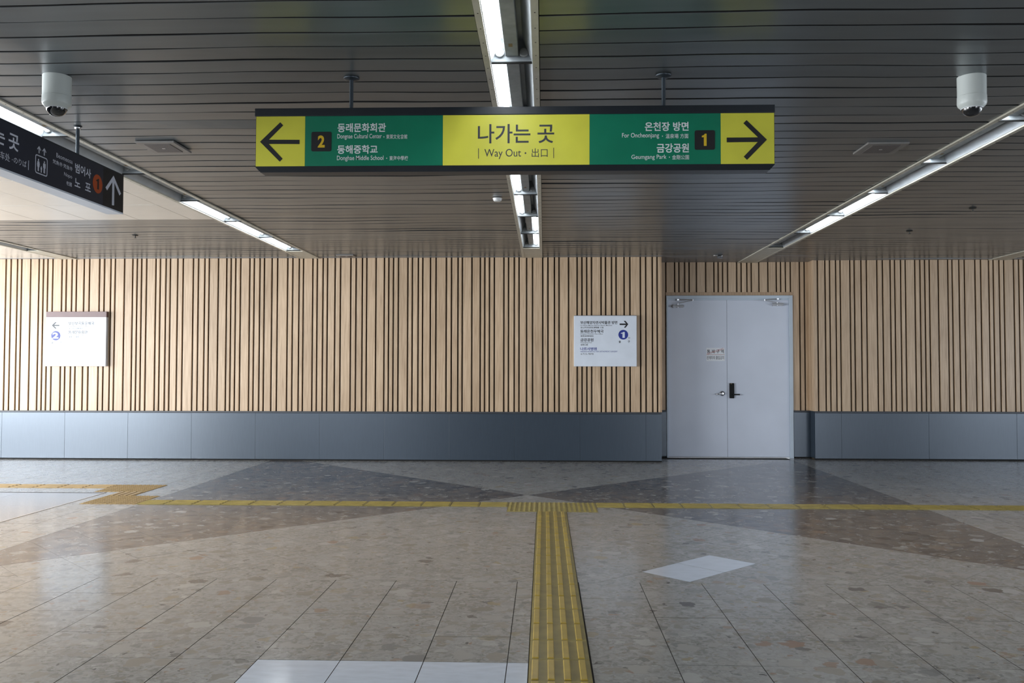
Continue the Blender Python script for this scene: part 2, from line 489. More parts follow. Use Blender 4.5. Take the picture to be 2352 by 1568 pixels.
def tube_mesh(p, q, r, mat, seg=14):
    """Closed cylinder from p to q, in world coordinates relative to p."""
    p, q = Vector(p), Vector(q)
    d = q - p
    L = d.length
    me = lathe_mesh('tube', [(r, 0.0), (r, L)], mat, seg)
    me.transform(d.to_track_quat('Z', 'Y').to_matrix().to_4x4())
    return me


def tube(name, p, q, r, mat, parent, seg=14):
    return put(name, tube_mesh(p, q, r, mat, seg), parent, p)


def to_plane(plane, u, v, at):
    return (u, at, v) if plane == 'Y' else (at, u, v)


def shape(name, pts, plane, at, thick, mat, parent):
    """Flat outline in the plane y=at (facing -y) or x=at (facing +x), standing proud by thick."""
    cu = sum(p[0] for p in pts) / len(pts)
    cv = sum(p[1] for p in pts) / len(pts)
    front = -thick if plane == 'Y' else thick
    n = len(pts)
    vs = [to_plane(plane, u - cu, v - cv, front) for u, v in pts] + [to_plane(plane, u - cu, v - cv, 0) for u, v in pts]
    fs = [tuple(range(n)), tuple(range(2 * n - 1, n - 1, -1))]
    for i in range(n):
        j = (i + 1) % n
        fs.append((i, n + i, n + j, j))
    me = mesh_of(name, vs, fs, mat)
    bm = bmesh.new()
    bm.from_mesh(me)
    bmesh.ops.recalc_face_normals(bm, faces=bm.faces)
    bm.to_mesh(me)
    bm.free()
    return put(name, me, parent, to_plane(plane, cu, cv, at))


def rounded(rect, r, n=6):
    x0, z0, x1, z1 = rect
    out = []
    for cx, cz, a0 in ((x1 - r, z1 - r, 0), (x0 + r, z1 - r, 90), (x0 + r, z0 + r, 180), (x1 - r, z0 + r, 270)):
        for i in range(n + 1):
            a = math.radians(a0 + 90 * i / n)
            out.append((cx + r * math.cos(a), cz + r * math.sin(a)))
    return out


def disc(cu, cv, ru, rv=None, n=40):
    rv = ru if rv is None else rv
    return [(cu + ru * math.cos(2 * math.pi * i / n), cv + rv * math.sin(2 * math.pi * i / n)) for i in range(n)]


def lettering(body, rect, plane, at, mat, parent, bold=0.0):
    """Printed line of writing that fills rect (u0, v0, u1, v1) on the plane."""
    cu = bpy.data.curves.new('lettering', 'FONT')
    cu.body = body
    cu.offset = bold
    cu.resolution_u = 4
    t = bpy.data.objects.new('lettering', cu)
    me = bpy.data.meshes.new_from_object(t)
    bpy.data.objects.remove(t)
    bpy.data.curves.remove(cu)
    me.materials.clear()
    me.materials.append(MATS[mat])
    xs = [v.co.x for v in me.vertices]
    ys = [v.co.y for v in me.vertices]
    if not xs:
        return None
    u0, v0, u1, v1 = rect
    su = (u1 - u0) / max(1e-6, max(xs) - min(xs))
    sv = (v1 - v0) / max(1e-6, max(ys) - min(ys))
    mx, my = min(xs), min(ys)
    for v in me.vertices:
        v.co = Vector(to_plane(plane, (v.co.x - mx) * su, (v.co.y - my) * sv, 0))
    me.update()
    return put('lettering', me, parent, to_plane(plane, u0, v0, at))


def numeral_one(rect, plane, at, mat, parent):
    u0, v0, u1, v1 = rect
    pts = [(0.42, 0.0), (1.0, 0.0), (1.0, 1.0), (0.62, 1.0), (0.45, 0.90), (0.0, 0.83), (0.0, 0.70), (0.42, 0.72)]
    return shape('numeral', [(u0 + a * (u1 - u0), v0 + b * (v1 - v0)) for a, b in pts], plane, at, 0.0006, mat, parent)


# ------------------------------------------------------------------ floor
CX, CY, P = -0.177, 9.885, 0.4025        # centre of the laid square, tile pitch
SQ = (CX - 10 * P, CX + 10 * P, CY - 10 * P, CY + 10 * P)
S2 = math.sqrt(0.5)
floor = box('floor', (ROOM[0], ROOM[1]), (ROOM[2], ROOM[3]), (-0.2, -0.004), 'grout')
tag(floor, 'polished stone floor of beige and dark brown marble tiles', kind='structure')


def clip(poly, a, b, c, keep=1):
    """Keep the part of a convex polygon where a*x + b*y <= c (keep=1) or >= c (keep=-1)."""
    out = []
    n = len(poly)
    for i in range(n):
        p, q = poly[i], poly[(i + 1) % n]
        dp = (a * p[0] + b * p[1] - c) * keep
        dq = (a * q[0] + b * q[1] - c) * keep
        if dp <= 1e-9:
            out.append(p)
        if (dp < -1e-9 and dq > 1e-9) or (dp > 1e-9 and dq < -1e-9):
            t = dp / (dp - dq)
            out.append((p[0] + t * (q[0] - p[0]), p[1] + t * (q[1] - p[1])))
    return out


def area(poly):
    return abs(sum(poly[i][0] * poly[(i + 1) % len(poly)][1] - poly[(i + 1) % len(poly)][0] * poly[i][1] for i in range(len(poly)))) / 2 if len(poly) > 2 else 0


def minus(polys, rect):
    """Convex polygons with an upright rectangle taken out of them."""
    x0, x1, y0, y1 = rect
    out = []
    for p in polys:
        xs = [q[0] for q in p]
        ys = [q[1] for q in p]
        if max(xs) <= x0 or min(xs) >= x1 or max(ys) <= y0 or min(ys) >= y1:
            out.append(p)
            continue
        rest = p
        for a, b, c, k in ((1, 0, x0, 1), (1, 0, x1, -1), (0, 1, y0, 1), (0, 1, y1, -1)):
            piece = clip(rest, a, b, c, k)
            if area(piece) > 4e-4:
                out.append(piece)
            rest = clip(rest, a, b, c, -k)
            if area(rest) < 1e-6:
                break
    return out


# tactile paving footprints (x0, x1, y0, y1)
TAC = dict(lead=(-0.077, 0.2235, 2.52, 8.728), cross=(-4.24, 7.6, 9.026, 9.324), tee=(-0.372, 0.532, 8.728, 9.324),
           bend=(-4.836, -4.24, 9.026, 9.622), link=(-4.84, -4.545, 9.622, 9.93), turn=(-5.145, -4.55, 9.93, 10.525), far=(-9.9, -5.145, 10.227, 10.525))
GREY = (-12.4, -4.99, 2.4, 9.845)
HOLES = [TAC[k] for k in TAC] + [(GREY[0], GREY[1] + 0.022, GREY[2], GREY[3] + 0.014)]

tiles = []      # (polygon, material)


def add_tile(poly, mat):
    ps = [poly]
    for h in HOLES:
        ps = minus(ps, h)
    for q in ps:
        q = clip(q, 0, 1, 14.45, 1)
        if area(q) > 1e-3:
            tiles.append((q, mat))


GX, GY = 0.0020, 0.0011     # half joints: open along the depth of the hall, tight across it


def aligned(x0, x1, y0, y1, mat):
    add_tile([(x0 + GX, y0 + GY), (x1 - GX, y0 + GY), (x1 - GX, y1 - GY), (x0 + GX, y1 - GY)], mat)


ni = int((CX - ROOM[0]) / P) + 1
for j in range(-9, 22):
    y0 = SQ[2] + j * P
    if y0 > 14.3 or y0 < 2.4:
        continue
    for i in range(-ni, 31):
        x0 = CX + i * P
        inside = SQ[0] - 1e-6 <= x0 < SQ[1] - 1e-3 and y0 >= SQ[2] - 1e-6
        if inside or x0 > ROOM[1]:
            continue
        white = -3 <= i <= 0 and j == -5
        aligned(max(x0, ROOM[0]), min(x0 + P, ROOM[1]), y0, y0 + P, 'white_marble' if white else 'beige_marble')
for iu in range(-15, 15):
    for iv in range(-15, 15):
        g = 0.0010
        cu0, cv0 = iu * P + g, iv * P + g
        cu1, cv1 = (iu + 1) * P - g, (iv + 1) * P - g
        poly = []
        for u, v in ((cu0, cv0), (cu1, cv0), (cu1, cv1), (cu0, cv1)):
            poly.append((CX + (u - v) * S2, CY + (u + v) * S2))
        q = poly
        for a, b, c, k in ((1, 0, SQ[0] + GX, -1), (1, 0, SQ[1] - GX, 1), (0, 1, SQ[2] + GY, -1), (0, 1, SQ[3], 1)):
            q = clip(q, a, b, c, k)
            if len(q) < 3:
                break
        if area(q) < 1e-3:
            continue
        dark = (iu >= 0) != (iv >= 0)
        mat = 'dark_marble' if dark else 'beige_marble'
        if iv == -9 and iu in (-5, -4):
            mat = 'white_marble'
        add_tile(q, mat)


def in_frame(x, y, z=0.0, m=1.02):
    d = cam.matrix_world.to_3x3().transposed() @ (Vector((x, y, z)) - cam.matrix_world.translation)
    if d.z >= -0.1:
        return False
    u, v = 2020 * d.x / -d.z, 2020 * d.y / -d.z
    return abs(u) < 1176 * m and abs(v) < 784 * m


def seen(poly):
    return any(in_frame(*p) for p in poly) or in_frame(sum(p[0] for p in poly) / len(poly), sum(p[1] for p in poly) / len(poly))


vis = sorted((t for t in tiles if seen(t[0])), key=lambda t: (sum(p[0] for p in t[0]) / len(t[0])) ** 2 + (sum(p[1] for p in t[0]) / len(t[0])) ** 2)
single = vis[:298]
ids = {id(t) for t in single}
rest = [t for t in tiles if id(t) not in ids]


def tile_geo(poly, ox, oy, base):
    n = len(poly)
    vs = [(x - ox, y - oy, 0.0) for x, y in poly] + [(x - ox, y - oy, -0.02) for x, y in poly]
    fs = [tuple(base + i for i in range(n))]
    for i in range(n):
        j = (i + 1) % n
        fs.append((base + i, base + n + i, base + n + j, base + j))
    return vs, fs


def ccw(poly):
    s = sum(poly[i][0] * poly[(i + 1) % len(poly)][1] - poly[(i + 1) % len(poly)][0] * poly[i][1] for i in range(len(poly)))
    return poly if s > 0 else poly[::-1]


def grouted(me):
    me.materials.append(MATS['grout'])
    for p in me.polygons:
        if abs(p.normal.z) < 0.5:
            p.material_index = 1
    return me


for poly, mat in single:
    poly = ccw(poly)
    ox = sum(p[0] for p in poly) / len(poly)
    oy = sum(p[1] for p in poly) / len(poly)
    vs, fs = tile_geo(poly, ox, oy, 0)
    put('floor_tile', grouted(mesh_of('floor_tile', vs, fs, mat)), floor, (ox, oy, random.uniform(-0.0004, 0.0003)))
for mat in ('beige_marble', 'dark_marble', 'white_marble'):
    vs, fs = [], []
    for poly, m in rest:
        if m == mat:
            v, f = tile_geo(ccw(poly), 0, 0, len(vs))
            vs += v
            fs += f
    if vs:
        tag(put('floor_tile_field', grouted(mesh_of('floor_tile_field', vs, fs, mat)), floor), kind='stuff')
box('floor_slab', (ROOM[0], ROOM[1]), (ROOM[2], 2.4), (-0.02, 0.0), 'beige_marble', floor)
# light grey granite area behind the bright metal edging
gy = GREY[3]
while gy > GREY[2] + 0.1:
    gx = GREY[1]
    while gx > -9.5:
        box('granite_tile', (gx - 0.948, gx - 0.001), (max(gy - 0.948, GREY[2]), gy - 0.001), (-0.02, -0.001), 'grey_granite', floor)
        gx -= 0.95
    gy -= 0.95
box('floor_granite_slab', (GREY[0], -9.74), (GREY[2], GREY[3]), (-0.02, -0.001), 'grey_granite', floor)
tag(box('trim_1', (GREY[1], GREY[1] + 0.022), (GREY[2], GREY[3]), (-0.02, 0.003), 'edge_aluminium'), 'bright metal edging along the grey granite floor', kind='structure')
tag(box('trim_2', (GREY[0], GREY[1] + 0.022), (GREY[3], GREY[3] + 0.014), (-0.02, 0.001), 'grout'), 'dark joint closing the grey granite floor', kind='structure')

# ------------------------------------------------------------------ tactile paving


def relief(name, xs, ys, raised, mat):
    """One continuous tile: a grid whose cells listed in raised(i, j) are lifted."""
    nx, ny = len(xs), len(ys)
    zs = [[0.003] * ny for _ in range(nx)]
    for i in range(nx):
        for j in range(ny):
            zs[i][j] = 0.003 + raised(i, j)
    vs = [(xs[i], ys[j], zs[i][j]) for i in range(nx) for j in range(ny)]
    fs = [(i * ny + j, (i + 1) * ny + j, (i + 1) * ny + j + 1, i * ny + j + 1) for i in range(nx - 1) for j in range(ny - 1)]
    b = len(vs)
    ring = [(i, 0) for i in range(nx)] + [(nx - 1, j) for j in range(1, ny)] + [(i, ny - 1) for i in range(nx - 2, -1, -1)] + [(0, j) for j in range(ny - 2, 0, -1)]
    for i, j in ring:
        vs.append((xs[i], ys[j], -0.02))
    n = len(ring)
    for k in range(n):
        a, c = ring[k], ring[(k + 1) % n]
        fs.append((a[0] * ny + a[1], b + k, b + (k + 1) % n, c[0] * ny + c[1]))
    me = mesh_of(name, vs, fs, mat)
    me.materials.append(MATS['tactile_bar' if mat == 'tactile_yellow' else 'tactile_ochre_bar'])
    for p in me.polygons:
        if all(me.vertices[k].co.z > 0.005 for k in p.vertices):
            p.material_index = 1
    return me


def bar_lines(L, n, w, e, margin=None):
    """Grid lines across a tile of side L with n raised bars of width w and flanks e; returns lines and which are on top."""
    pts, top = [-L / 2], [0]
    for k in range(n):
        c = -L / 2 + L * (k + 0.5) / n
        for d, t in ((-w / 2 - e, 0), (-w / 2, 1), (w / 2, 1), (w / 2 + e, 0)):
            pts.append(c + d)
            top.append(t)
    pts.append(L / 2)
    top.append(0)
    return pts, top


def bar_tile(along_x, lx, ly, n=4, mat='tactile_yellow'):
    if along_x:
        ys, ty = bar_lines(ly, n, 0.030, 0.006)
        xs = [-lx / 2, -lx / 2 + 0.008, -lx / 2 + 0.016, lx / 2 - 0.016, lx / 2 - 0.008, lx / 2]
        tx = [0, 0, 1, 1, 0, 0]
    else:
        xs, tx = bar_lines(lx, n, 0.030, 0.006)
        ys = [-ly / 2, -ly / 2 + 0.008, -ly / 2 + 0.016, ly / 2 - 0.016, ly / 2 - 0.008, ly / 2]
        ty = [0, 0, 1, 1, 0, 0]
    return relief('tactile_tile', xs, ys, lambda i, j: 0.005 * tx[i] * ty[j], mat)


def dot_tile(lx, ly, mat='tactile_yellow'):
    xs, tx = bar_lines(lx, 6, 0.014, 0.009)
    ys, ty = bar_lines(ly, 6, 0.014, 0.009)
    return relief('tactile_tile', xs, ys, lambda i, j: 0.005 * tx[i] * ty[j], mat)


def spread_tiles(thing, rect, nx, ny, maker):
    x0, x1, y0, y1 = rect
    lx, ly = (x1 - x0) / nx, (y1 - y0) / ny
    me = maker(lx - 0.003, ly - 0.003)
    for i in range(nx):
        for j in range(ny):
            put('tactile_tile', me, thing, (x0 + lx * (i + 0.5), y0 + ly * (j + 0.5), random.uniform(-0.0006, 0.0006)))


# the strip that leads up to the junction: flat yellow tiles, each with four moulded bars
lead = empty('tactile_path', (0.07, 5.6, 0.0))
tag(lead, 'yellow tactile guide path of barred tiles leading straight up to the junction', 'tactile path')
x0, x1, y0, y1 = TAC['lead']
ROWS = 21
rl = (y1 - y0) / ROWS
flat = box_mesh(x1 - x0 - 0.010, rl - 0.002, 0.023, 'tactile_yellow', 0.0008)
bm = bmesh.new()
bmesh.ops.create_cube(bm, size=1.0)
bmesh.ops.scale(bm, vec=(0.034, rl * 0.93, 0.006), verts=bm.verts)
for v in bm.verts:
    if v.co.z > 0:
        v.co.x *= 0.84
        v.co.y *= 0.975
bmesh.ops.bevel(bm, geom=[e for e in bm.edges], offset=0.0016, segments=2, affect='EDGES')
bar_me = bpy.data.meshes.new('raised_bar')
bm.to_mesh(bar_me)
bm.free()
bar_me.materials.append(MATS['tactile_bar'])
for r in range(ROWS):
    yc = y0 + rl * (r + 0.5)
    t = put('tactile_tile', flat, lead, ((x0 + x1) / 2, yc, -0.0085 + random.uniform(-0.0005, 0.0005)))
    for k in range(4):
        put('raised_bar', bar_me, t, (x0 + (x1 - x0) * (0.116 + 0.2475 * k), yc + 0.002, 0.006))
cross = empty('tactile_path', (1.7, 9.175, 0.0))
tag(cross, 'yellow tactile guide path running across the floor parallel to the slatted wall', 'tactile path')
nl = 13
spread_tiles(cross, (TAC['cross'][0], TAC['tee'][0], TAC['cross'][2], TAC['cross'][3]), nl, 1, lambda a, b: bar_tile(True, a, b))
spread_tiles(cross, (TAC['tee'][1], TAC['cross'][1], TAC['cross'][2], TAC['cross'][3]), 24, 1, lambda a, b: bar_tile(True, a, b))
tee = empty('tactile_pad', (0.08, 9.03, 0.0))
tag(tee, 'yellow studded tactile pad at the junction of the two guide paths', 'tactile pad')
spread_tiles(tee, TAC['tee'], 3, 2, dot_tile)
bend = empty('tactile_pad', (-4.54, 9.32, 0.0))
tag(bend, 'studded tactile pad where the crossing guide path ends beside the grey granite', 'tactile pad')
spread_tiles(bend, TAC['bend'], 2, 2, lambda a, b: dot_tile(a, b, 'tactile_ochre'))
link_ = empty('tactile_path', (-4.69, 9.77, 0.0))
tag(link_, 'single barred tactile tile linking the two studded pads', 'tactile path')
spread_tiles(link_, TAC['link'], 1, 1, lambda a, b: bar_tile(False, a, b, mat='tactile_ochre'))
turn = empty('tactile_pad', (-4.85, 10.23, 0.0))
tag(turn, 'studded tactile pad behind the corner of the grey granite floor', 'tactile pad')
spread_tiles(turn, TAC['turn'], 2, 2, lambda a, b: dot_tile(a, b, 'tactile_ochre'))
farp = empty('tactile_path', (-7.5, 10.37, 0.0))
tag(farp, 'ochre tactile guide path running behind the grey granite floor', 'tactile path')
spread_tiles(farp, TAC['far'], 16, 1, lambda a, b: bar_tile(True, a, b, mat='tactile_ochre'))

# ------------------------------------------------------------------ slatted walls
MAIN_G = [-8.447, -8.366, -8.264, -8.196, -8.051, -7.918, -7.847, -7.777, -7.697, -7.55, -7.479, -7.389, -7.317, -7.197, -7.11, -6.951, -6.872, -6.771, -6.702, -6.554, -6.423, -6.353, -6.282, -6.204, -6.056, -5.985, -5.896, -5.826, -5.71, -5.624, -5.463, -5.382, -5.282, -5.213, -5.068, -4.936, -4.867, -4.795, -4.717, -4.573, -4.503, -4.414, -4.343, -4.224, -4.137, -3.978, -3.898, -3.798, -3.731, -3.584, -3.514, -3.424, -3.354, -3.236, -3.151, -2.99, -2.908, -2.81, -2.742, -2.598, -2.468, -2.399, -2.327, -2.249, -2.103, -2.033, -1.941, -1.872, -1.753, -1.666, -1.507, -1.427, -1.326, -1.259, -1.112, -0.982, -0.913, -0.841, -0.766, -0.619, -0.547, -0.459, -0.386, -0.27, -0.179, -0.022, 0.058, 0.157, 0.228, 0.374, 0.505, 0.579, 0.651, 0.725, 0.87, 0.94, 1.031, 1.1, 1.222, 1.31, 1.47, 1.551, 1.651, 1.724]
ALC_G = [1.957, 2.098, 2.167, 2.258, 2.33, 2.446, 2.595, 2.727, 2.795, 2.865, 2.945, 3.09, 3.161, 3.252, 3.322, 3.443, 3.586, 3.719, 3.789, 3.864, 3.943, 4.087, 4.163]
RIGHT_G = [4.296, 4.414, 4.486, 4.58, 4.649, 4.801, 4.868, 4.973, 5.056, 5.218, 5.305, 5.424, 5.494, 5.585, 5.658, 5.805, 5.884, 5.957, 6.028, 6.164, 6.313, 6.38, 6.484, 6.567, 6.73, 6.818, 6.941, 7.01, 7.1, 7.172, 7.322, 7.401, 7.474]
STEP = [0.081, 0.101, 0.069, 0.146, 0.132, 0.071, 0.071, 0.079, 0.148, 0.071, 0.09, 0.071, 0.12, 0.088, 0.16]
g, k = MAIN_G[0], 14
while g > -11.6:
    g -= STEP[k % 15]
    k -= 1
    MAIN_G.insert(0, round(g, 3))
g, k = RIGHT_G[-1], 3
while g < 10.6:
    g += STEP[k % 15]
    k += 1
    RIGHT_G.append(round(g, 3))
GAP = 0.0245
THIN = (-0.02, 0.018)
WAIN = 0.757


def slat_wall(wall, grooves, x0, x1, y, z0_of, ztop, gap=GAP):
    """Vertical boards between the grooves; y is the front face of the boards."""
    edges = [x0 - gap / 2] + list(grooves) + [x1 + gap / 2]
    for a, b in zip(edges, edges[1:]):
        xa, xb = a + gap / 2, b - gap / 2
        if xb - xa < 0.008:
            continue
        me = box_mesh(round(xb - xa, 3), 0.028, ztop - z0_of(xa), 'oak_laminate', 0.0025)
        put('slat', me, wall, ((xa + xb) / 2, y + 0.014, (ztop + z0_of(xa)) / 2))


wall_back = box('wall_back', (ROOM[0], 1.772), (WALL_Y + 0.028, WALL_Y + 0.5), (0, 3.4), 'groove_brown')
tag(wall_back, 'long slatted oak wall above dark steel panels', kind='structure')
slat_wall(wall_back, MAIN_G, -12.3, 1.770, WALL_Y, lambda x: WAIN, CEIL + 0.01)
box('end_board', (1.770, 1.790), (WALL_Y + 0.002, ALC_Y - 0.03), (WAIN, CEIL), 'oak_trim', wall_back)
wall_alcove = box('wall_alcove', (1.775, 4.27), (ALC_Y + 0.028, ALC_Y + 0.25), (0, 3.4), 'groove_brown')
tag(wall_alcove, 'recessed slatted wall around the grey double door', kind='structure')


def alc_bottom(x):
    return 2.648 if 1.95 < x < 3.95 else WAIN


slat_wall(wall_alcove, ALC_G, 1.80, 4.226, ALC_Y, alc_bottom, CEIL + 0.01, 0.023)
box('header_board', (1.955, 3.972), (ALC_Y - 0.006, ALC_Y + 0.05), (2.598, 2.648), 'oak_trim', wall_alcove, 0.002)
wall_rb = box('wall_back_right', (4.262, ROOM[1]), (RIGHT_Y + 0.028, RIGHT_Y + 0.5), (0, 3.4), 'groove_brown')
tag(wall_rb, 'slatted oak wall beyond the grey double door', kind='structure')
slat_wall(wall_rb, RIGHT_G, 4.236, 11.8, RIGHT_Y, lambda x: WAIN, CEIL + 0.01)
box('end_board', (4.222, 4.242), (RIGHT_Y + 0.004, RIGHT_Y + 0.12), (WAIN, CEIL), 'oak_laminate', wall_rb)
box('end_board', (4.222, 4.242), (RIGHT_Y + 0.135, ALC_Y - 0.002), (WAIN, CEIL), 'oak_laminate', wall_rb)


def wainscot(wall, seams, y, rail=True):
    for a, b in zip(seams, seams[1:]):
        box('wainscot_panel', (a + 0.0015, b - 0.0015), (y, y + 0.02), (0.022, 0.728), 'wainscot_steel', wall, 0.001)
    box('wainscot_rail', (seams[0], seams[-1]), (y - 0.006, y + 0.03), (0.731, WAIN), 'wainscot_rail', wall, 0.002)
    box('toe_gap', (seams[0], seams[-1]), (y + 0.012, y + 0.04), (0.0, 0.024), 'black_gap', wall)


box('wall_backing', (ROOM[0], 1.772), (WALL_Y + 0.006, WALL_Y + 0.03), (0.0, 0.75), 'black_gap', wall_back)
wainscot(wall_back, [-12.4, -11.456, -10.456] + [round(-9.456 + i, 3) for i in range(12)] + [1.782], WALL_Y - 0.016)
box('wainscot_return', (1.762, 1.782), (WALL_Y + 0.006, ALC_Y), (0.022, WAIN), 'wainscot_steel', wall_back)
wainscot(wall_alcove, [1.785, 1.957], ALC_Y - 0.016)
wainscot(wall_alcove, [3.972, 4.226], ALC_Y - 0.016)
box('wall_backing', (4.242, ROOM[1]), (RIGHT_Y + 0.006, RIGHT_Y + 0.03), (0.0, 0.75), 'black_gap', wall_rb)
wainscot(wall_rb, [4.228, 4.638] + [round(4.638 + 1.342 * i, 3) for i in range(1, 6)] + [11.9], RIGHT_Y - 0.016)
box('wainscot_return', (4.228, 4.248), (RIGHT_Y + 0.006, ALC_Y), (0.022, WAIN), 'wainscot_steel', wall_rb)

# outer walls with side openings for daylight; the rear openings are added for fill lamps
wl = box('wall_left', (-12.75, -12.5), (ROOM[2], 14.5), (0, 0.2), 'wall_paint')
tag(wl, 'side wall with a long glazed opening', kind='structure')
box('wall_header', (-12.75, -12.5), (ROOM[2], 14.5), (2.85, 3.4), 'wall_paint', wl)
box('wall_pier', (-12.75, -12.5), (12.6, 14.5), (0.2, 2.85), 'wall_paint', wl)
box('wall_pier', (-12.75, -12.5), (ROOM[2], -3.2), (0.2, 2.85), 'wall_paint', wl)
for yy in (-0.4, 2.1, 4.6, 7.1, 9.6):
    box('mullion', (-12.58, -12.48), (yy, yy + 0.09), (0.2, 2.85), 'rear_grey', wl)
wr = box('wall_right', (12.0, 12.25), (ROOM[2], 14.5), (0, 0.2), 'wall_paint')
tag(wr, 'side wall with a shorter glazed opening', kind='structure')
box('wall_header', (12.0, 12.25), (ROOM[2], 14.5), (2.85, 3.4), 'wall_paint', wr)
box('wall_pier', (12.0, 12.25), (9.7, 14.5), (0.2, 2.85), 'wall_paint', wr)
box('wall_pier', (12.0, 12.25), (ROOM[2], 0.7), (0.2, 2.85), 'wall_paint', wr)
for yy in (2.9, 5.2, 7.5):
    box('mullion', (11.98, 12.08), (yy, yy + 0.09), (0.2, 2.85), 'rear_grey', wr)
wf = box('wall_front', (ROOM[0], ROOM[1]), (-8.25, -8.0), (0, 0.2), 'rear_grey')
tag(wf, 'grey rear wall of the hall with two openings added for fill light', kind='structure')
box('wall_header', (ROOM[0], ROOM[1]), (-8.25, -8.0), (2.85, 3.4), 'rear_grey', wf)
for xa, xb in ((ROOM[0], -11.0), (-5.4, 5.4), (11.0, ROOM[1])):
    box('wall_pier', (xa, xb), (-8.25, -8.0), (0.2, 2.85), 'rear_grey', wf)

# ------------------------------------------------------------------ ceiling
ceiling = box('ceiling', (ROOM[0], ROOM[1]), (ROOM[2], 14.5), (3.36, 3.5), 'ceiling_dark')
tag(ceiling, 'low ceiling of dark grey metal strips with recessed light troughs', kind='structure')
TR = dict(mid=(-0.338, -0.028), door=(3.10, 3.41), sign=(-3.79, -3.475), west=(-7.57, -7.29), east=(6.93, 7.21))


def wav(x, y, s):
    return 0.0028 * math.sin(1.7 * x + 0.9 * y + s) + 0.002 * math.sin(3.1 * x - 1.3 * y + 2 * s) + 0.0012 * math.sin(7.3 * x + 4.1 * y)


def strip(x0, x1, yc, w, bay, z=CEIL):
    """One pressed-metal ceiling strip with turned-up edges, a little wavy with age."""
    n = max(2, int((x1 - x0) / 0.22))
    prof = [(-w / 2, 0.022), (-w / 2, 0.0012), (-w / 2 + 0.003, 0.0), (w / 2 - 0.003, 0.0), (w / 2, 0.0012), (w / 2, 0.022)]
    ph = random.uniform(0, 6.28)
    tw = random.uniform(-0.0022, 0.0022) if random.random() < 0.8 else random.uniform(-0.008, 0.008)
    am = random.uniform(0.0, 0.0022)
    dent = random.uniform(x0, x1)
    vs, fs = [], []
    xm = (x0 + x1) / 2
    for i in range(n + 1):
        x = x0 + (x1 - x0) * i / n
        for py, pz in prof:
            e = (py / w) * 2
            dz = wav(x, yc, bay * 1.9) + am * math.sin(1.3 * x + ph) + tw * e * math.exp(-((x - dent) / 0.9) ** 2)
            dy = 0.0022 * math.sin(1.1 * x + ph * 2) + 0.0015 * math.sin(2.7 * x + ph)
            vs.append((x - xm, py + dy, pz + dz))
    m = len(prof)
    for i in range(n):
        for k in range(m - 1):
            fs.append((i * m + k, i * m + k + 1, (i + 1) * m + k + 1, (i + 1) * m + k))
    me = mesh_of('ceiling_strip', vs, fs, 'ceiling_strip_metal')
    me.materials.append(MATS['gap_shade_black'])  # turned-up lips coloured black, painting in the shade of the gaps
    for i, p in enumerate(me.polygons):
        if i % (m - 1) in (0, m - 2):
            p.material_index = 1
    return put('ceiling_strip', me, ceiling, (xm, yc, z))


PITCH = 0.1955
bays = [(TR['sign'][1] + 0.004, TR['mid'][0] - 0.004, 3.3, 13.36), (TR['mid'][1] + 0.004, TR['door'][0] - 0.004, 3.3, 13.36),
        (TR['door'][1] + 0.004, TR['east'][0] - 0.004, 5.2, 13.80), (TR['west'][1] + 0.004, TR['sign'][0] - 0.004, 9.99, 13.36), (TR['east'][1] + 0.004, 8.6, 11.3, 13.80)]
for bi, (xa, xb, ya, yb) in enumerate(bays):
    yy = 4.238 - 6 * PITCH
    while yy < ya:
        yy += PITCH
    while yy + PITCH < yb + 0.02:
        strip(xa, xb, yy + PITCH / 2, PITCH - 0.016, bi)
        yy += PITCH
    if bi == 3:
        first = 4.238 - 6 * PITCH + PITCH * math.ceil((ya - 4.238 + 6 * PITCH) / PITCH - 1e-6)
        box('closing_strip', (xa, xb), (9.968, first + 0.004), (CEIL, CEIL + 0.02), 'ceiling_strip_metal', ceiling)
    # remaining width up to the wall: a plain closing strip
    box('closing_strip', (xa, xb), (yy + 0.004, yb + 0.005), (CEIL, CEIL + 0.02), 'ceiling_strip_metal', ceiling)
# flat margins along the walls and the part of the ceiling behind the viewer
box('ceiling_margin', (ROOM[0], 1.79), (13.37, 13.50), (CEIL - 0.004, CEIL + 0.03), 'ceiling_edge_grey', ceiling)
for xa, xb in ((1.79, TR['door'][0] - 0.004), (TR['door'][1] + 0.004, 4.24)):
    box('ceiling_margin', (xa, xb), (13.37, 13.80), (CEIL - 0.001, CEIL + 0.03), 'ceiling_edge_grey', ceiling)
    box('ceiling_margin', (xa, xb), (13.81, 14.24), (CEIL + 0.001, CEIL + 0.03), 'ceiling_edge_grey', ceiling)
box('ceiling_margin', (4.24, ROOM[1]), (13.81, 13.985), (CEIL - 0.004, CEIL + 0.03), 'ceiling_edge_grey', ceiling)
for xa, xb in ((TR['sign'][1], TR['mid'][0]), (TR['mid'][1], TR['door'][0])):
    box('ceiling_sheet', (xa + 0.004, xb - 0.004), (ROOM[2], 3.2), (CEIL, CEIL + 0.02), 'ceiling_strip_metal', ceiling)
box('ceiling_sheet', (TR['door'][1] + 0.004, TR['east'][0] - 0.004), (ROOM[2], 5.15), (CEIL, CEIL + 0.02), 'ceiling_strip_metal', ceiling)
box('ceiling_sheet', (TR['east'][1] + 0.004, ROOM[1]), (ROOM[2], 11.2), (CEIL, CEIL + 0.02), 'ceiling_strip_metal', ceiling)
box('ceiling_sheet', (8.61, ROOM[1]), (11.2, 13.8), (CEIL, CEIL + 0.02), 'ceiling_strip_metal', ceiling)
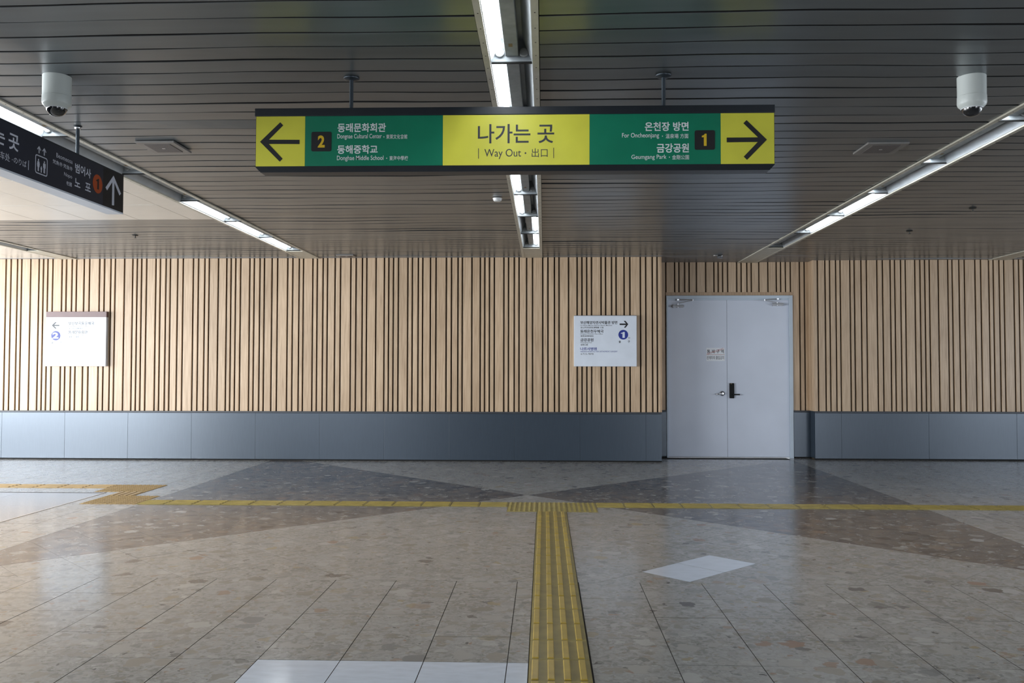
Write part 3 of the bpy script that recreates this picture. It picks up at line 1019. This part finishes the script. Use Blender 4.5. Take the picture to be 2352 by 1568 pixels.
# cream panels over the granite side
pan = box_mesh(0.602, 0.594, 0.02, 'ceiling_cream', 0.0015)
pan2 = box_mesh(0.602, 0.895, 0.02, 'ceiling_cream', 0.0015)
px = [-4.08 - 0.607 * i for i in range(6)]
for xx in px:
    yy = 9.06
    put('ceiling_panel', pan2, ceiling, (xx - 0.3035, 9.515, CEIL + 0.01))
    while yy > 4.9:
        put('ceiling_panel', pan, ceiling, (xx - 0.3035, yy - 0.3, CEIL + 0.01 + random.uniform(-0.0012, 0.0012)))
        yy -= 0.6
yy = 9.06
box('ceiling_panel', (TR['sign'][0] - 0.286, TR['sign'][0] - 0.005), (9.065, 9.965), (CEIL, CEIL + 0.02), 'ceiling_cream', ceiling)
while yy > 4.9:
    box('ceiling_panel', (TR['sign'][0] - 0.286, TR['sign'][0] - 0.005), (yy - 0.597, yy - 0.003), (CEIL, CEIL + 0.02), 'ceiling_cream', ceiling)
    yy -= 0.6
box('ceiling_sheet', (-7.6, TR['sign'][0] - 0.005), (ROOM[2], 4.8), (CEIL, CEIL + 0.02), 'ceiling_cream', ceiling)
box('ceiling_sheet', (ROOM[0], -7.74), (ROOM[2], 9.97), (CEIL, CEIL + 0.02), 'ceiling_cream', ceiling)
for i in range(5):
    for j in range(6):
        xx = TR['west'][0] - 0.006 - 0.6 * i
        put('ceiling_panel', box_mesh(0.596, 0.57, 0.02, 'ceiling_cream', 0.0015), ceiling, (xx - 0.3, 10.27 + 0.575 * j, CEIL + 0.01))
box('ceiling_sheet', (ROOM[0], TR['west'][0] - 3.01), (9.98, 13.4), (CEIL, CEIL + 0.02), 'ceiling_cream', ceiling)

# ------------------------------------------------------------------ recessed light troughs
ORD = ['first', 'second', 'third', 'fourth', 'fifth', 'sixth', 'seventh', 'eighth', 'ninth', 'tenth', 'eleventh', 'twelfth', 'thirteenth', 'fourteenth']


def flange(x0, x1, y0, y1, n):
    t = tag(box('trim_%d' % n, (x0, x1), (y0, y1), (3.117, 3.130), 'flange_cream'), 'cream metal flange edging a ceiling light trough', kind='structure')
    vs, fs = [], []
    y = max(y0 + 0.1, 3.6)
    xc = (x0 + x1) / 2
    while y < min(y1, 10.5):
        for dx in (0.0,):
            b = len(vs)
            for a in range(8):
                vs.append((xc + dx + 0.0042 * math.cos(a * math.pi / 4), y + 0.0042 * math.sin(a * math.pi / 4), 3.1162))
            for a in range(8):
                vs.append((xc + dx + 0.0042 * math.cos(a * math.pi / 4), y + 0.0042 * math.sin(a * math.pi / 4), 3.118))
            fs.append(tuple(b + a for a in range(7, -1, -1)))
            for a in range(8):
                c = (a + 1) % 8
                fs.append((b + a, b + c, b + 8 + c, b + 8 + a))
        y += 0.193
    if vs:
        w = WORLD[t.name]
        tag(put('screw', mesh_of('screw', [(v[0] - w.x, v[1] - w.y, v[2] - w.z) for v in vs], fs, 'screw_dark'), t, w), kind='stuff')
    return t


holder_me = None


def luminaire(xr, y0, y1, lit, label, group):
    """Recessed fluorescent unit seen from below; lit: -1 / 1 tube on that side burning, 0 dark tube, None no tube."""
    global holder_me
    xa, xb = xr
    xc = (xa + xb) / 2
    t = empty('fluorescent_light', (xc, (y0 + y1) / 2, 3.30))
    tag(t, label, 'ceiling light', group)
    for xe, xt in ((xa, xa + 0.056), (xb, xb - 0.056)):
        o3 = 0.004 if xe == xa else -0.004
        q = [(xe - xc, 3.130 - 3.30), (xe + o3 - xc, 3.130 - 3.30), (xt + o3 - xc, 3.272 - 3.30), (xt - xc, 3.272 - 3.30)]
        hl = (y1 - y0) / 2
        me = mesh_of('side_plate', [(a_, -hl, b_) for a_, b_ in q] + [(a_, hl, b_) for a_, b_ in q],
                     [(0, 1, 2, 3), (7, 6, 5, 4), (0, 4, 5, 1), (1, 5, 6, 2), (2, 6, 7, 3), (3, 7, 4, 0)], 'lamp_white')
        bmx = bmesh.new()
        bmx.from_mesh(me)
        bmesh.ops.recalc_face_normals(bmx, faces=bmx.faces)
        bmx.to_mesh(me)
        bmx.free()
        put('side_plate', me, t, (xc, (y0 + y1) / 2, 3.30))
    box('end_gap_shade', (xa + 0.006, xb - 0.006), (y1 - 0.016, y1 - 0.002), (3.1305, 3.140), 'black_gap', t)  # solid black strip painting in the shadow gap before the next unit
    box('reflector', (xa, xb), (y0, y1), (3.272, 3.280), 'lamp_white', t)
    ends = box('end_plate', (xa + 0.006, xb - 0.006), (y1 - 0.016, y1 - 0.004), (3.140, 3.272), 'lamp_plate', t)
    hous = box('ballast_cover', (xc - 0.037, xc + 0.037), (y0 + 0.03, y1 - 0.018), (3.170, 3.272), 'lamp_dusty', t, 0.004)
    box('paper_label', (xc - 0.012, xc + 0.010), (y1 - 0.21, y1 - 0.165), (3.1692, 3.1706), 'paper_tan', hous)
    if holder_me is None:
        holder_me = lathe_mesh('lampholder', [(0.0, 0.0), (0.024, 0.0), (0.026, 0.004), (0.026, 0.016), (0.021, 0.020), (0.0, 0.020)], 'lampholder_white', 24)
        holder_me.transform(Matrix.Rotation(math.pi / 2, 4, 'X'))
    for s in (-1, 1):
        put('lampholder', holder_me, t, (xc + s * 0.068, y1 - 0.016, 3.188))
        put('lampholder', holder_me, t, (xc + s * 0.068, y0 + 0.024, 3.188))
    if lit:
        sd_ = 1 if lit > 0 else -1
        tube('tube', (xc + sd_ * 0.068, y0 + 0.024, 3.188), (xc + sd_ * 0.068, y1 - 0.036, 3.188), 0.0155, 'tube_lit' if abs(lit) == 1 else 'tube_dim', t, 18)
    elif lit == 0:
        tube('tube', (xc + 0.068, y0 + 0.024, 3.188), (xc + 0.068, y1 - 0.036, 3.188), 0.0155, 'tube_off', t, 18)
    return t


FL = 0.035
trim_n = 3


def trough(key, ystart, first_end, step, states, where, cover_to):
    global trim_n
    xa, xb = TR[key]
    for f0, f1 in ((xa, xa + FL), (xb - FL, xb)):
        flange(f0, f1, ystart, cover_to, trim_n)
        trim_n += 1
    n = len(states)
    y1 = first_end
    for i, s in enumerate(states):
        state = 'dark unlit' if not s else 'lit'
        lab = '%s fluorescent light, %s from the slatted wall, in the trough %s' % (state, ORD[n - 1 - i], where)
        luminaire((xa + FL, xb - FL), y1 - step, y1, s, lab, 'fluorescent lights in the trough ' + where)
        y1 += step
    y1 -= step
    if cover_to - y1 > 0.2:
        c = tag(box('trim_%d' % trim_n, (xa + FL, xb - FL), (y1, cover_to), (3.119, 3.129), 'flange_cream'), 'beige cover plate closing the end of a ceiling light trough', kind='structure')
        trim_n += 1


trough('mid', ROOM[2], 4.93 - 2 * 1.25, 1.25, [-1, -1, -1, -1, -1, -1, -1, 1, 1], 'over the junction', 13.46)
trough('door', ROOM[2], 6.2 - 1.26, 1.26, [-2, -2, -2, -2, 1, 1, None], 'before the double door', 14.20)
trough('sign', ROOM[2], 6.4 - 1.25, 1.25, [-1, -1, None, None, -1, -1, -1], 'beside the black sign', 13.46)
trough('west', 9.98, 11.25, 1.25, [None, None], 'among the cream panels', 13.46)
trough('east', 9.0, 11.4, 1.25, [None, None], 'beyond the double door', 13.95)

# ------------------------------------------------------------------ hanging exit sign
SF = 5.068     # front face
sign = empty('direction_sign', (-0.187, 5.137, 2.555))
tag(sign, 'long green and yellow hanging exit sign with arrows at both ends', 'sign')
box('housing', (-1.694, 1.323), (SF, SF + 0.138), (2.585, 2.885), 'sign_black', sign)
box('top_rail', (-1.700, 1.325), (SF - 0.006, SF + 0.144), (2.882, 2.929), 'sign_black', sign, 0.003)
xs0, xs1 = -1.696, 1.325
vs = [(xs0, SF - 0.002, 2.585), (xs1, SF - 0.002, 2.585), (xs1, SF + 0.140, 2.585), (xs0, SF + 0.140, 2.585),
      (xs0 + 0.026, SF + 0.020, 2.556), (xs1 - 0.026, SF + 0.020, 2.556), (xs1 - 0.026, SF + 0.118, 2.556), (xs0 + 0.026, SF + 0.118, 2.556)]
w = WORLD[sign.name]
put('bottom_tray', mesh_of('bottom_tray', [(a - w.x, b - w.y, c - w.z) for a, b, c in vs], [(0, 1, 2, 3), (7, 6, 5, 4), (0, 4, 5, 1), (1, 5, 6, 2), (2, 6, 7, 3), (3, 7, 4, 0)], 'sign_black'), sign, w)


def face(x0, x1, mat, label):
    return tag(box('face_panel', (x0 + 0.0005, x1 - 0.0005), (SF - 0.003, SF + 0.002), (2.587, 2.881), mat, sign), label)


FR = SF - 0.0036
f1 = face(-1.692, -1.401, 'sign_yellow', 'yellow panel with an arrow')
f2 = face(-1.401, -0.591, 'sign_green', 'green panel with white lettering')
f3 = face(-0.591, 0.262, 'sign_yellow', 'yellow centre panel with dark lettering')
f4 = face(0.262, 1.015, 'sign_green', 'green panel with white lettering')
f5 = face(1.015, 1.321, 'sign_yellow', 'yellow panel with an arrow')
tag(shape('arrow', ARROW_L, 'Y', FR + 0.0006, 0.001, 'print_jet', f1), 'black arrow')
tag(shape('arrow', ARROW_R, 'Y', FR + 0.0006, 0.001, 'print_jet', f5), 'black arrow')
for body, r, bo in SIGN_L:
    lettering(body, r, 'Y', FR, 'print_white', f2, bo)
for body, r, bo in SIGN_R:
    lettering(body, r, 'Y', FR, 'print_white', f4, bo)
for body, r, bo in SIGN_C:
    lettering(body, r, 'Y', FR, 'print_charcoal', f3, bo)
for r in SIGN_BARS:
    shape('divider_bar', [(r[0], r[1]), (r[2], r[1]), (r[2], r[3]), (r[0], r[3])], 'Y', FR + 0.0006, 0.001, 'print_charcoal', f3)
tag(shape('number_plate', rounded(PLATE_L, 0.010), 'Y', FR + 0.0006, 0.002, 'print_jet', f2), 'black number plate')
tag(shape('number_plate', rounded(PLATE_R, 0.010), 'Y', FR + 0.0006, 0.002, 'print_jet', f4), 'black number plate')
lettering('2', NUM_L, 'Y', FR - 0.002, 'print_gold', f2, 0.035)
numeral_one(NUM_R, 'Y', FR - 0.0012, 'print_gold', f4)
for xr in (-1.146, 0.698):
    rod = tube('hanger_rod', (xr, 5.137, 2.92), (xr, 5.137, CEIL - 0.004), 0.0118, 'rod_slate', sign)
    fl = lathe_mesh('flange', [(0.0, 0.0), (0.028, 0.0), (0.046, 0.008), (0.047, 0.014), (0.0, 0.014)], 'rod_slate', 28)
    put('flange', fl, rod, (xr, 5.137, CEIL - 0.016))
sign.rotation_euler = (0, 0.0022, 0)

# ------------------------------------------------------------------ hanging black platform sign
BX = -3.264
bs = empty('platform_sign', (-3.325, 5.2, 2.60))
tag(bs, 'black hanging platform sign with white lettering and an orange number disc', 'sign')
SEAM = BLACK_SEAM[0]
box('housing', (BX - 0.122, BX - 0.002), (3.62, 6.668), (2.612, 2.903), 'sign_navy', bs)
box('top_rail', (BX - 0.124, BX), (3.62, 6.672), (2.896, 2.908), 'sign_black', bs)
box('bottom_plate', (BX - 0.124, BX - 0.001), (3.62, 6.672), (2.601, 2.612), 'board_white', bs)
bf = tag(box('face_panel', (BX - 0.002, BX + 0.001), (3.62, SEAM), (2.612, 2.897), 'sign_navy', bs), 'navy black panel with white lettering')
bj = tag(box('face_panel', (BX - 0.002, BX + 0.001), (SEAM + 0.0005, 6.668), (2.612, 2.897), 'sign_jet', bs), 'black end panel with a white arrow')
BF = BX + 0.0018
for body, r, bo in BLACK:
    lettering(body, r, 'X', BF, 'print_pale', bf, bo)
gw = BLACK[0][1][2] - BLACK[0][1][0]
lettering('타', (BLACK[1][1][0] - 0.022 - gw, BLACK[1][1][1], BLACK[1][1][0] - 0.022, BLACK[1][1][3]), 'X', BF, 'print_pale', bf, 0.02)
cw = (BLACK[2][1][2] - BLACK[2][1][0]) / 2
lettering('乘', (BLACK[2][1][0] - cw * 1.03, BLACK[2][1][1], BLACK[2][1][0] - cw * 0.05, BLACK[2][1][3]), 'X', BF, 'print_pale', bf, 0)
r = BLACK_BAR
shape('divider_bar', [(5.4105, r[1]), (5.4155, r[1]), (5.4155, r[3]), (5.4105, r[3])], 'X', BX + 0.001, 0.001, 'print_pale', bf)


def ring_shape(name, outer, inner, at, mat, parent):
    n = len(outer)
    cu = sum(p[0] for p in outer) / n
    cv = sum(p[1] for p in outer) / n
    vs = [(0, u - cu, v - cv) for u, v in outer] + [(0, u - cu, v - cv) for u, v in inner]
    fs = [(i, (i + 1) % n, n + (i + 1) % n, n + i) for i in range(n)]
    return put(name, mesh_of(name, vs, fs, mat), parent, (at, cu, cv))


r = BLACK_ICON
icon = tag(ring_shape('lift_symbol', rounded(r, 0.018), rounded((r[0] + 0.008, r[1] + 0.007, r[2] - 0.008, r[3] - 0.007), 0.011), BF, 'print_pale', bf), 'outlined lift symbol')


def person_shape(cu, v0, h, skirt, parent):
    hw = h * 0.16
    hd = disc(cu, v0 + h * 0.905, h * 0.082, h * 0.085, 20)
    shape('pictogram', hd, 'X', BX + 0.001, 0.001, 'print_pale', parent)
    if skirt:
        pts = [(-0.12, 0.80), (0.12, 0.80), (0.20, 0.50), (0.15, 0.47), (0.10, 0.62), (0.17, 0.34), (0.09, 0.34), (0.09, 0.0), (0.02, 0.0), (0.015, 0.34), (-0.015, 0.34), (-0.02, 0.0), (-0.09, 0.0), (-0.09, 0.34), (-0.17, 0.34), (-0.10, 0.62), (-0.15, 0.47), (-0.20, 0.50)]
    else:
        pts = [(-0.14, 0.80), (0.14, 0.80), (0.18, 0.75), (0.18, 0.42), (0.125, 0.42), (0.115, 0.66), (0.105, 0.0), (0.02, 0.0), (0.012, 0.40), (-0.012, 0.40), (-0.02, 0.0), (-0.105, 0.0), (-0.115, 0.66), (-0.125, 0.42), (-0.18, 0.42), (-0.18, 0.75)]
    shape('pictogram', [(cu + a * h, v0 + b * h) for a, b in pts], 'X', BX + 0.001, 0.001, 'print_pale', parent)


cm = (r[0] + r[2]) / 2
person_shape(cm - 0.034, r[1] + 0.018, 0.080, True, bf)
person_shape(cm + 0.034, r[1] + 0.018, 0.080, False, bf)
person_shape(cm, r[1] + 0.015, 0.043, False, bf)
for (u0, v1), (u1, v0) in BLACK_UP:
    u = (u0 + u1) / 2
    a, s = 0.022, 0.005
    hgt = v1 - v0
    shape('arrow', [(u, v1), (u + a, v1 - a), (u + a * 0.75, v1 - a * 1.25), (u + s, v1 - a * 0.62), (u + s, v0), (u - s, v0), (u - s, v1 - a * 0.62), (u - a * 0.75, v1 - a * 1.25), (u - a, v1 - a)], 'X', BX + 0.001, 0.001, 'print_pale', bf)
c = BLACK_CIRC
od = tag(shape('number_disc', disc((c[2][0] + c[3][0]) / 2, (c[0][1] + c[1][1]) / 2, 0.0685), 'X', BX + 0.001, 0.001, 'print_orange', bf), 'orange number disc')
numeral_one(BLACK_NUM, 'X', BX + 0.0018, 'print_jet', bf)
shape('arrow', BLACK_ARROW, 'X', BX + 0.001, 0.001, 'print_pale', bj)
for yr in (6.103, 4.2):
    rod = tube('hanger_rod', (-3.325, yr, 2.90), (-3.325, yr, CEIL - 0.002), 0.0125, 'rod_slate', bs)
    put('flange', lathe_mesh('flange', [(0.0, 0.0), (0.018, 0.0), (0.022, 0.006), (0.022, 0.012), (0.0, 0.012)], 'chrome', 24), rod, (-3.325, yr, CEIL - 0.020))
    put('flange', lathe_mesh('flange', [(0.0, 0.0), (0.014, 0.0), (0.03, 0.010), (0.0, 0.010)], 'rod_slate', 24), rod, (-3.325, yr, CEIL - 0.010))

# ------------------------------------------------------------------ wall boards
WF = 13.4055


def wall_board(rect, label, brown):
    x0, z0, x1, z1 = rect
    t = empty('wall_sign', ((x0 + x1) / 2, WF + 0.03, z0))
    tag(t, label, 'sign')
    bd = box('board', (x0, x1), (WF + 0.002, WALL_Y), (z0, z1 - (0.085 if brown else 0.0)), 'board_white', t, 0.004)
    if brown:
        box('top_band', (x0 + 0.002, x1 + 0.004), (WF - 0.002, WALL_Y), (z1 - 0.085, z1), 'board_brown', t, 0.003)
    else:
        box('top_edge', (x0 + 0.004, x1 - 0.004), (WF + 0.008, WALL_Y), (z1, z1 + 0.008), 'rear_grey', t)
    return t, bd


wsl, bdl = wall_board((-7.756, 1.447, -6.80, 2.296), 'white wall sign with a brown top band and a blue number two', True)
for body, r, bo in WL_TXT:
    lettering(body, r, 'Y', WF + 0.0012, 'print_charcoal', bdl, bo)
shape('arrow', WL_ARROW, 'Y', WF + 0.002, 0.001, 'print_charcoal', bdl)
tag(shape('number_disc', disc(*WL_CIRC), 'Y', WF + 0.002, 0.001, 'print_blue', bdl), 'blue number disc')
lettering('2', WL_NUM, 'Y', WF + 0.0004, 'board_white', bdl, 0.04)
wsr, bdr = wall_board((0.453, 1.452, 1.403, 2.222), 'white wall sign with a blue number one beside the double door', False)
for body, r, bo, blue in WR_TXT:
    lettering(body, r, 'Y', WF + 0.0012, 'print_blue' if blue else 'print_jet', bdr, bo)
shape('arrow', WR_ARROW, 'Y', WF + 0.002, 0.001, 'print_jet', bdr)
tag(shape('number_disc', disc(*WR_CIRC), 'Y', WF + 0.002, 0.001, 'print_blue', bdr), 'blue number disc')
numeral_one(WR_NUM, 'Y', WF + 0.0010, 'board_white', bdr)

# ------------------------------------------------------------------ double door
door = empty('door_1', (2.94, ALC_Y, 0.0))
tag(door, 'pale blue grey steel double door in the slatted alcove', 'door', kind='structure')
DY = ALC_Y - 0.02
LF = ALC_Y + 0.008
DX0, DX1 = 1.962, 3.968
fr = box('door_frame', (DX0, DX0 + 0.026), (DY, ALC_Y + 0.06), (0.0, 2.594), 'door_frame_paint', door, 0.002)
box('door_frame', (DX1 - 0.056, DX1), (DY, ALC_Y + 0.06), (0.0, 2.594), 'door_frame_paint', door, 0.002)
box('door_frame', (DX0 + 0.026, DX1 - 0.056), (DY, ALC_Y + 0.06), (2.546, 2.594), 'door_frame_paint', door, 0.002)
box('door_stop', (DX0 + 0.026, DX1 - 0.056), (LF - 0.004, ALC_Y + 0.06), (2.522, 2.546), 'door_frame_paint', door)
lf1 = box('door_leaf', (DX0 + 0.027, 2.9265), (LF, LF + 0.045), (0.014, 2.521), 'door_paint', door, 0.002)
lf2 = box('door_leaf', (2.9305, DX1 - 0.057), (LF, LF + 0.045), (0.014, 2.521), 'door_paint', door, 0.002)
box('threshold', (DX0 + 0.026, DX1 - 0.056), (LF - 0.004, LF + 0.05), (0.0, 0.008), 'edge_aluminium', door)
box('seam_shadow', (2.9262, 2.9308), (LF + 0.012, LF + 0.03), (0.014, 2.521), 'black_gap', door)
# lever handle on one leaf
(hx, hz), (tx, tz) = LEVER
rose = lathe_mesh('lever_handle', [(0.0, 0.055), (0.014, 0.055), (0.020, 0.045), (0.018, 0.028), (0.034, 0.020), (0.041, 0.010), (0.042, 0.0), (0.0, 0.0)], 'chrome', 32)
rose.transform(Matrix.Rotation(math.pi / 2, 4, 'X'))
lv = put('lever_handle', rose, lf1, (hx, LF, hz))
bm = bmesh.new()
pts = [(hx - 0.006, LF - 0.05, hz - 0.004, 0.0145), (hx - 0.04, LF - 0.056, hz - 0.006, 0.013), (hx - 0.08, LF - 0.056, tz + 0.001, 0.010), (tx - 0.002, LF - 0.05, tz - 0.001, 0.006)]
vs, fs = [], []
for px_, py_, pz_, rr_ in pts:
    for a in range(12):
        vs.append((px_ - hx, py_ - LF + 0.6 * rr_ * math.cos(a * math.pi / 6), pz_ - hz + rr_ * math.sin(a * math.pi / 6)))
for i in range(len(pts) - 1):
    for a in range(12):
        c2 = (a + 1) % 12
        fs.append((i * 12 + a, i * 12 + c2, (i + 1) * 12 + c2, (i + 1) * 12 + a))
fs += [tuple(range(11, -1, -1)), tuple(36 + a for a in range(12))]
bm.free()
put('lever_arm', mesh_of('lever_arm', vs, fs, 'chrome', True), lf1, (hx, LF, hz))
# digital lock on the other
r = LOCK
lk = box('digital_lock', (r[0], r[2]), (LF - 0.032, LF), (r[1], r[3]), 'lock_black', lf2, 0.010)
rb = LOCKBAR
box('lock_lever', (r[2] - 0.03, rb[2]), (LF - 0.052, LF - 0.034), (rb[1], rb[3]), 'lock_black', lf2, 0.004)
box('lock_sensor', ((r[0] + 0.018), (r[0] + 0.030)), (LF - 0.0335, LF - 0.031), (r[3] - 0.016, r[3] - 0.004), 'paper_tan', lf2)
# overhead closers
for cl, leaf in ((CLOSER_L, lf1), (CLOSER_R, lf2)):
    bx0, bz0, bx1, bz1 = cl['body']
    cb = put('door_closer', tube_mesh((bx0, LF - 0.045, (bz0 + bz1) / 2), (bx1, LF - 0.045, (bz0 + bz1) / 2), 0.017, 'closer_silver', 20), leaf, (bx0, LF - 0.045, (bz0 + bz1) / 2))
    box('closer_plate', (bx0 + 0.01, bx1 - 0.01), (LF - 0.034, LF), ((bz0 + bz1) / 2 - 0.026, (bz0 + bz1) / 2 + 0.026), 'closer_silver', leaf, 0.003)
    pn, el, hd = cl['pin'], cl['elbow'], cl['head']
    put('closer_spindle', tube_mesh((pn[0], LF - 0.045, bz0 - 0.012), (pn[0], LF - 0.045, pn[1] + 0.005), 0.008, 'chrome', 12), leaf, (pn[0], LF - 0.045, bz0 - 0.012))
    put('closer_arm', tube_mesh((pn[0], LF - 0.045, pn[1]), (el[0], LF - 0.11, el[1] - 0.004), 0.0055, 'closer_silver', 10), leaf, (pn[0], LF - 0.045, pn[1]))
    put('closer_arm', tube_mesh((el[0], LF - 0.11, el[1] + 0.004), (hd[0], LF - 0.02, hd[1] + 0.002), 0.007, 'chrome', 10), leaf, (el[0], LF - 0.11, el[1] + 0.004))
    put('closer_joint', lathe_mesh('closer_joint', [(0, -0.012), (0.010, -0.012), (0.010, 0.012), (0, 0.012)], 'chrome', 16), leaf, (el[0], LF - 0.11, el[1]))
    box('closer_bracket', (hd[0] - 0.018, hd[0] + 0.018), (LF - 0.035, LF + 0.002), (hd[1] - 0.010, hd[1] + 0.014), 'chrome', leaf, 0.002)
st = empty('notice_sticker', ((ST_BOX[0] + ST_BOX[2]) / 2, LF - 0.001, ST_BOX[1]))
tag(st, 'white notice sticker with black writing and red lines on the double door', 'notice')
SY = LF - 0.0012
sh = box('sticker_sheet', (ST_BOX[0], ST_BOX[2]), (SY, LF), (ST_BOX[1], ST_BOX[3]), 'sticker_white', st)
for body, r, bo in ST_TXT:
    lettering(body, r, 'Y', SY - 0.0006, 'print_jet', sh, bo)
for (u0, v0), (u1, v1) in ST_LINES:
    d = Vector((u1 - u0, v1 - v0)).normalized() * 0.0022
    shape('red_line', [(u0 - d.y, v0 + d.x), (u0 + d.y, v0 - d.x), (u1 + d.y, v1 - d.x), (u1 - d.y, v1 + d.x)], 'Y', SY - 0.0002, 0.0006, 'print_red', sh)

# ------------------------------------------------------------------ ceiling fittings


def dome_camera(x, y, label):
    t = empty('security_camera', (x, y, CEIL))
    tag(t, label, 'camera', 'dome cameras on the ceiling')
    put('housing', lathe_mesh('housing', [(0.0, 0.0), (0.079, 0.0), (0.078, -0.118), (0.0, -0.118)][::-1], 'camera_white', 40), t, (x, y, CEIL - 0.002))
    col = put('collar', lathe_mesh('collar', [(0.0, -0.119), (0.0795, -0.119), (0.080, -0.160), (0.076, -0.172), (0.060, -0.188), (0.0, -0.188)][::-1], 'camera_white', 40), t, (x, y, CEIL - 0.002))
    pr = [(0.0575 * math.cos(a), -0.187 - 0.050 * math.sin(a)) for a in [math.pi / 2 * i / 9 for i in range(10)]]
    pr[-1] = (0.0, pr[-1][1])
    put('dome', lathe_mesh('dome', ([(0.0, -0.187)] + pr)[::-1], 'dome_black', 40), t, (x, y, CEIL - 0.002))
    put('dome_rim', lathe_mesh('dome_rim', [(0.060, -0.187), (0.061, -0.190), (0.059, -0.193), (0.0575, -0.190)], 'clear_rim', 40), col, (x, y, CEIL - 0.002))
    return t


dome_camera(-2.878, 5.045, 'white dome camera above the black hanging sign')
dome_camera(2.516, 5.225, 'white dome camera beside the ceiling trough before the double door')


def speaker(x0, x1, y0, y1, label, grp='square speakers in the ceiling'):
    t = empty('ceiling_speaker', ((x0 + x1) / 2, (y0 + y1) / 2, CEIL))
    tag(t, label, 'speaker', grp)
    box('plate', (x0, x1), (y0, y1), (CEIL - 0.016, CEIL - 0.001), 'speaker_grey', t, 0.003)
    m = 0.05
    box('grille', (x0 + m, x1 - m), (y0 + m, y1 - m), (CEIL - 0.019, CEIL - 0.015), 'speaker_mesh', t, 0.002)
    box('badge', ((x0 + x1) / 2 - 0.012, (x0 + x1) / 2 + 0.012), ((y0 + y1) / 2 - 0.006, (y0 + y1) / 2 + 0.006), (CEIL - 0.0205, CEIL - 0.019), 'edge_aluminium', t)


speaker(-3.10, -2.80, 6.50, 6.84, 'square ceiling speaker between the black sign and the green sign')
speaker(2.455, 2.765, 6.71, 7.045, 'square ceiling speaker near the trough before the double door')
speaker(-3.13, -2.87, 13.08, 13.32, 'small square ceiling speaker close above the slatted wall')


def small_round(name, x, y, prof, mat, label, cat, grp=None):
    me = lathe_mesh(name, prof, mat, 28)
    o = put(name, me, None, (x, y, CEIL - 0.002))
    return tag(o, label, cat, grp)


sd = empty('smoke_detector', (-0.471, 8.80, CEIL))
tag(sd, 'small white smoke detector beside the middle ceiling trough', 'smoke detector')
put('base', lathe_mesh('base', [(0.0, -0.010), (0.046, -0.010), (0.048, 0.0), (0.0, 0.0)], 'detector_white', 28), sd, (-0.471, 8.80, CEIL - 0.004))
put('cover', lathe_mesh('cover', [(0.0, -0.034), (0.030, -0.032), (0.042, -0.022), (0.044, -0.010), (0.0, -0.010)], 'detector_white', 28), sd, (-0.471, 8.80, CEIL - 0.004))
SPR = [(0.0, -0.030), (0.010, -0.030), (0.012, -0.014), (0.040, -0.010), (0.044, 0.0), (0.0, 0.0)]
for x, y, lab in ((-5.271, 11.106, 'small dark sprinkler head in the strips behind the cream panels'), (4.566, 9.50, 'nearer of two dark sprinkler heads beyond the door trough'),
                  (4.534, 11.05, 'dark sprinkler head close before the slatted wall beyond the door')):
    t = empty('sprinkler_head', (x, y, CEIL))
    tag(t, lab, 'sprinkler', 'sprinkler heads in the ceiling')
    put('rosette', lathe_mesh('rosette', [(0.0, -0.008), (0.034, -0.006), (0.040, 0.0), (0.0, 0.0)], 'screw_dark', 24), t, (x, y, CEIL - 0.003))
    put('nozzle', lathe_mesh('nozzle', [(0.0, -0.036), (0.014, -0.036), (0.014, -0.033), (0.006, -0.031), (0.007, -0.008), (0.0, -0.008)], 'screw_dark', 20), t, (x, y, CEIL - 0.003))
t = empty('emergency_spotlight', (2.62, 13.30, CEIL))
tag(t, 'small silver spotlight on the ceiling before the double door', 'spotlight')
put('base', lathe_mesh('base', [(0.0, -0.016), (0.035, -0.014), (0.040, 0.0), (0.0, 0.0)], 'speaker_grey', 24), t, (2.58, 13.30, CEIL - 0.003))
put('lamp_head', lathe_mesh('lamp_head', [(0.0, 0.0), (0.018, 0.0), (0.034, 0.06), (0.034, 0.075), (0.0, 0.066)], 'chrome', 24), t, (2.60, 13.30, CEIL - 0.03))
t.children[1].rotation_euler = (0, math.radians(78), 0)
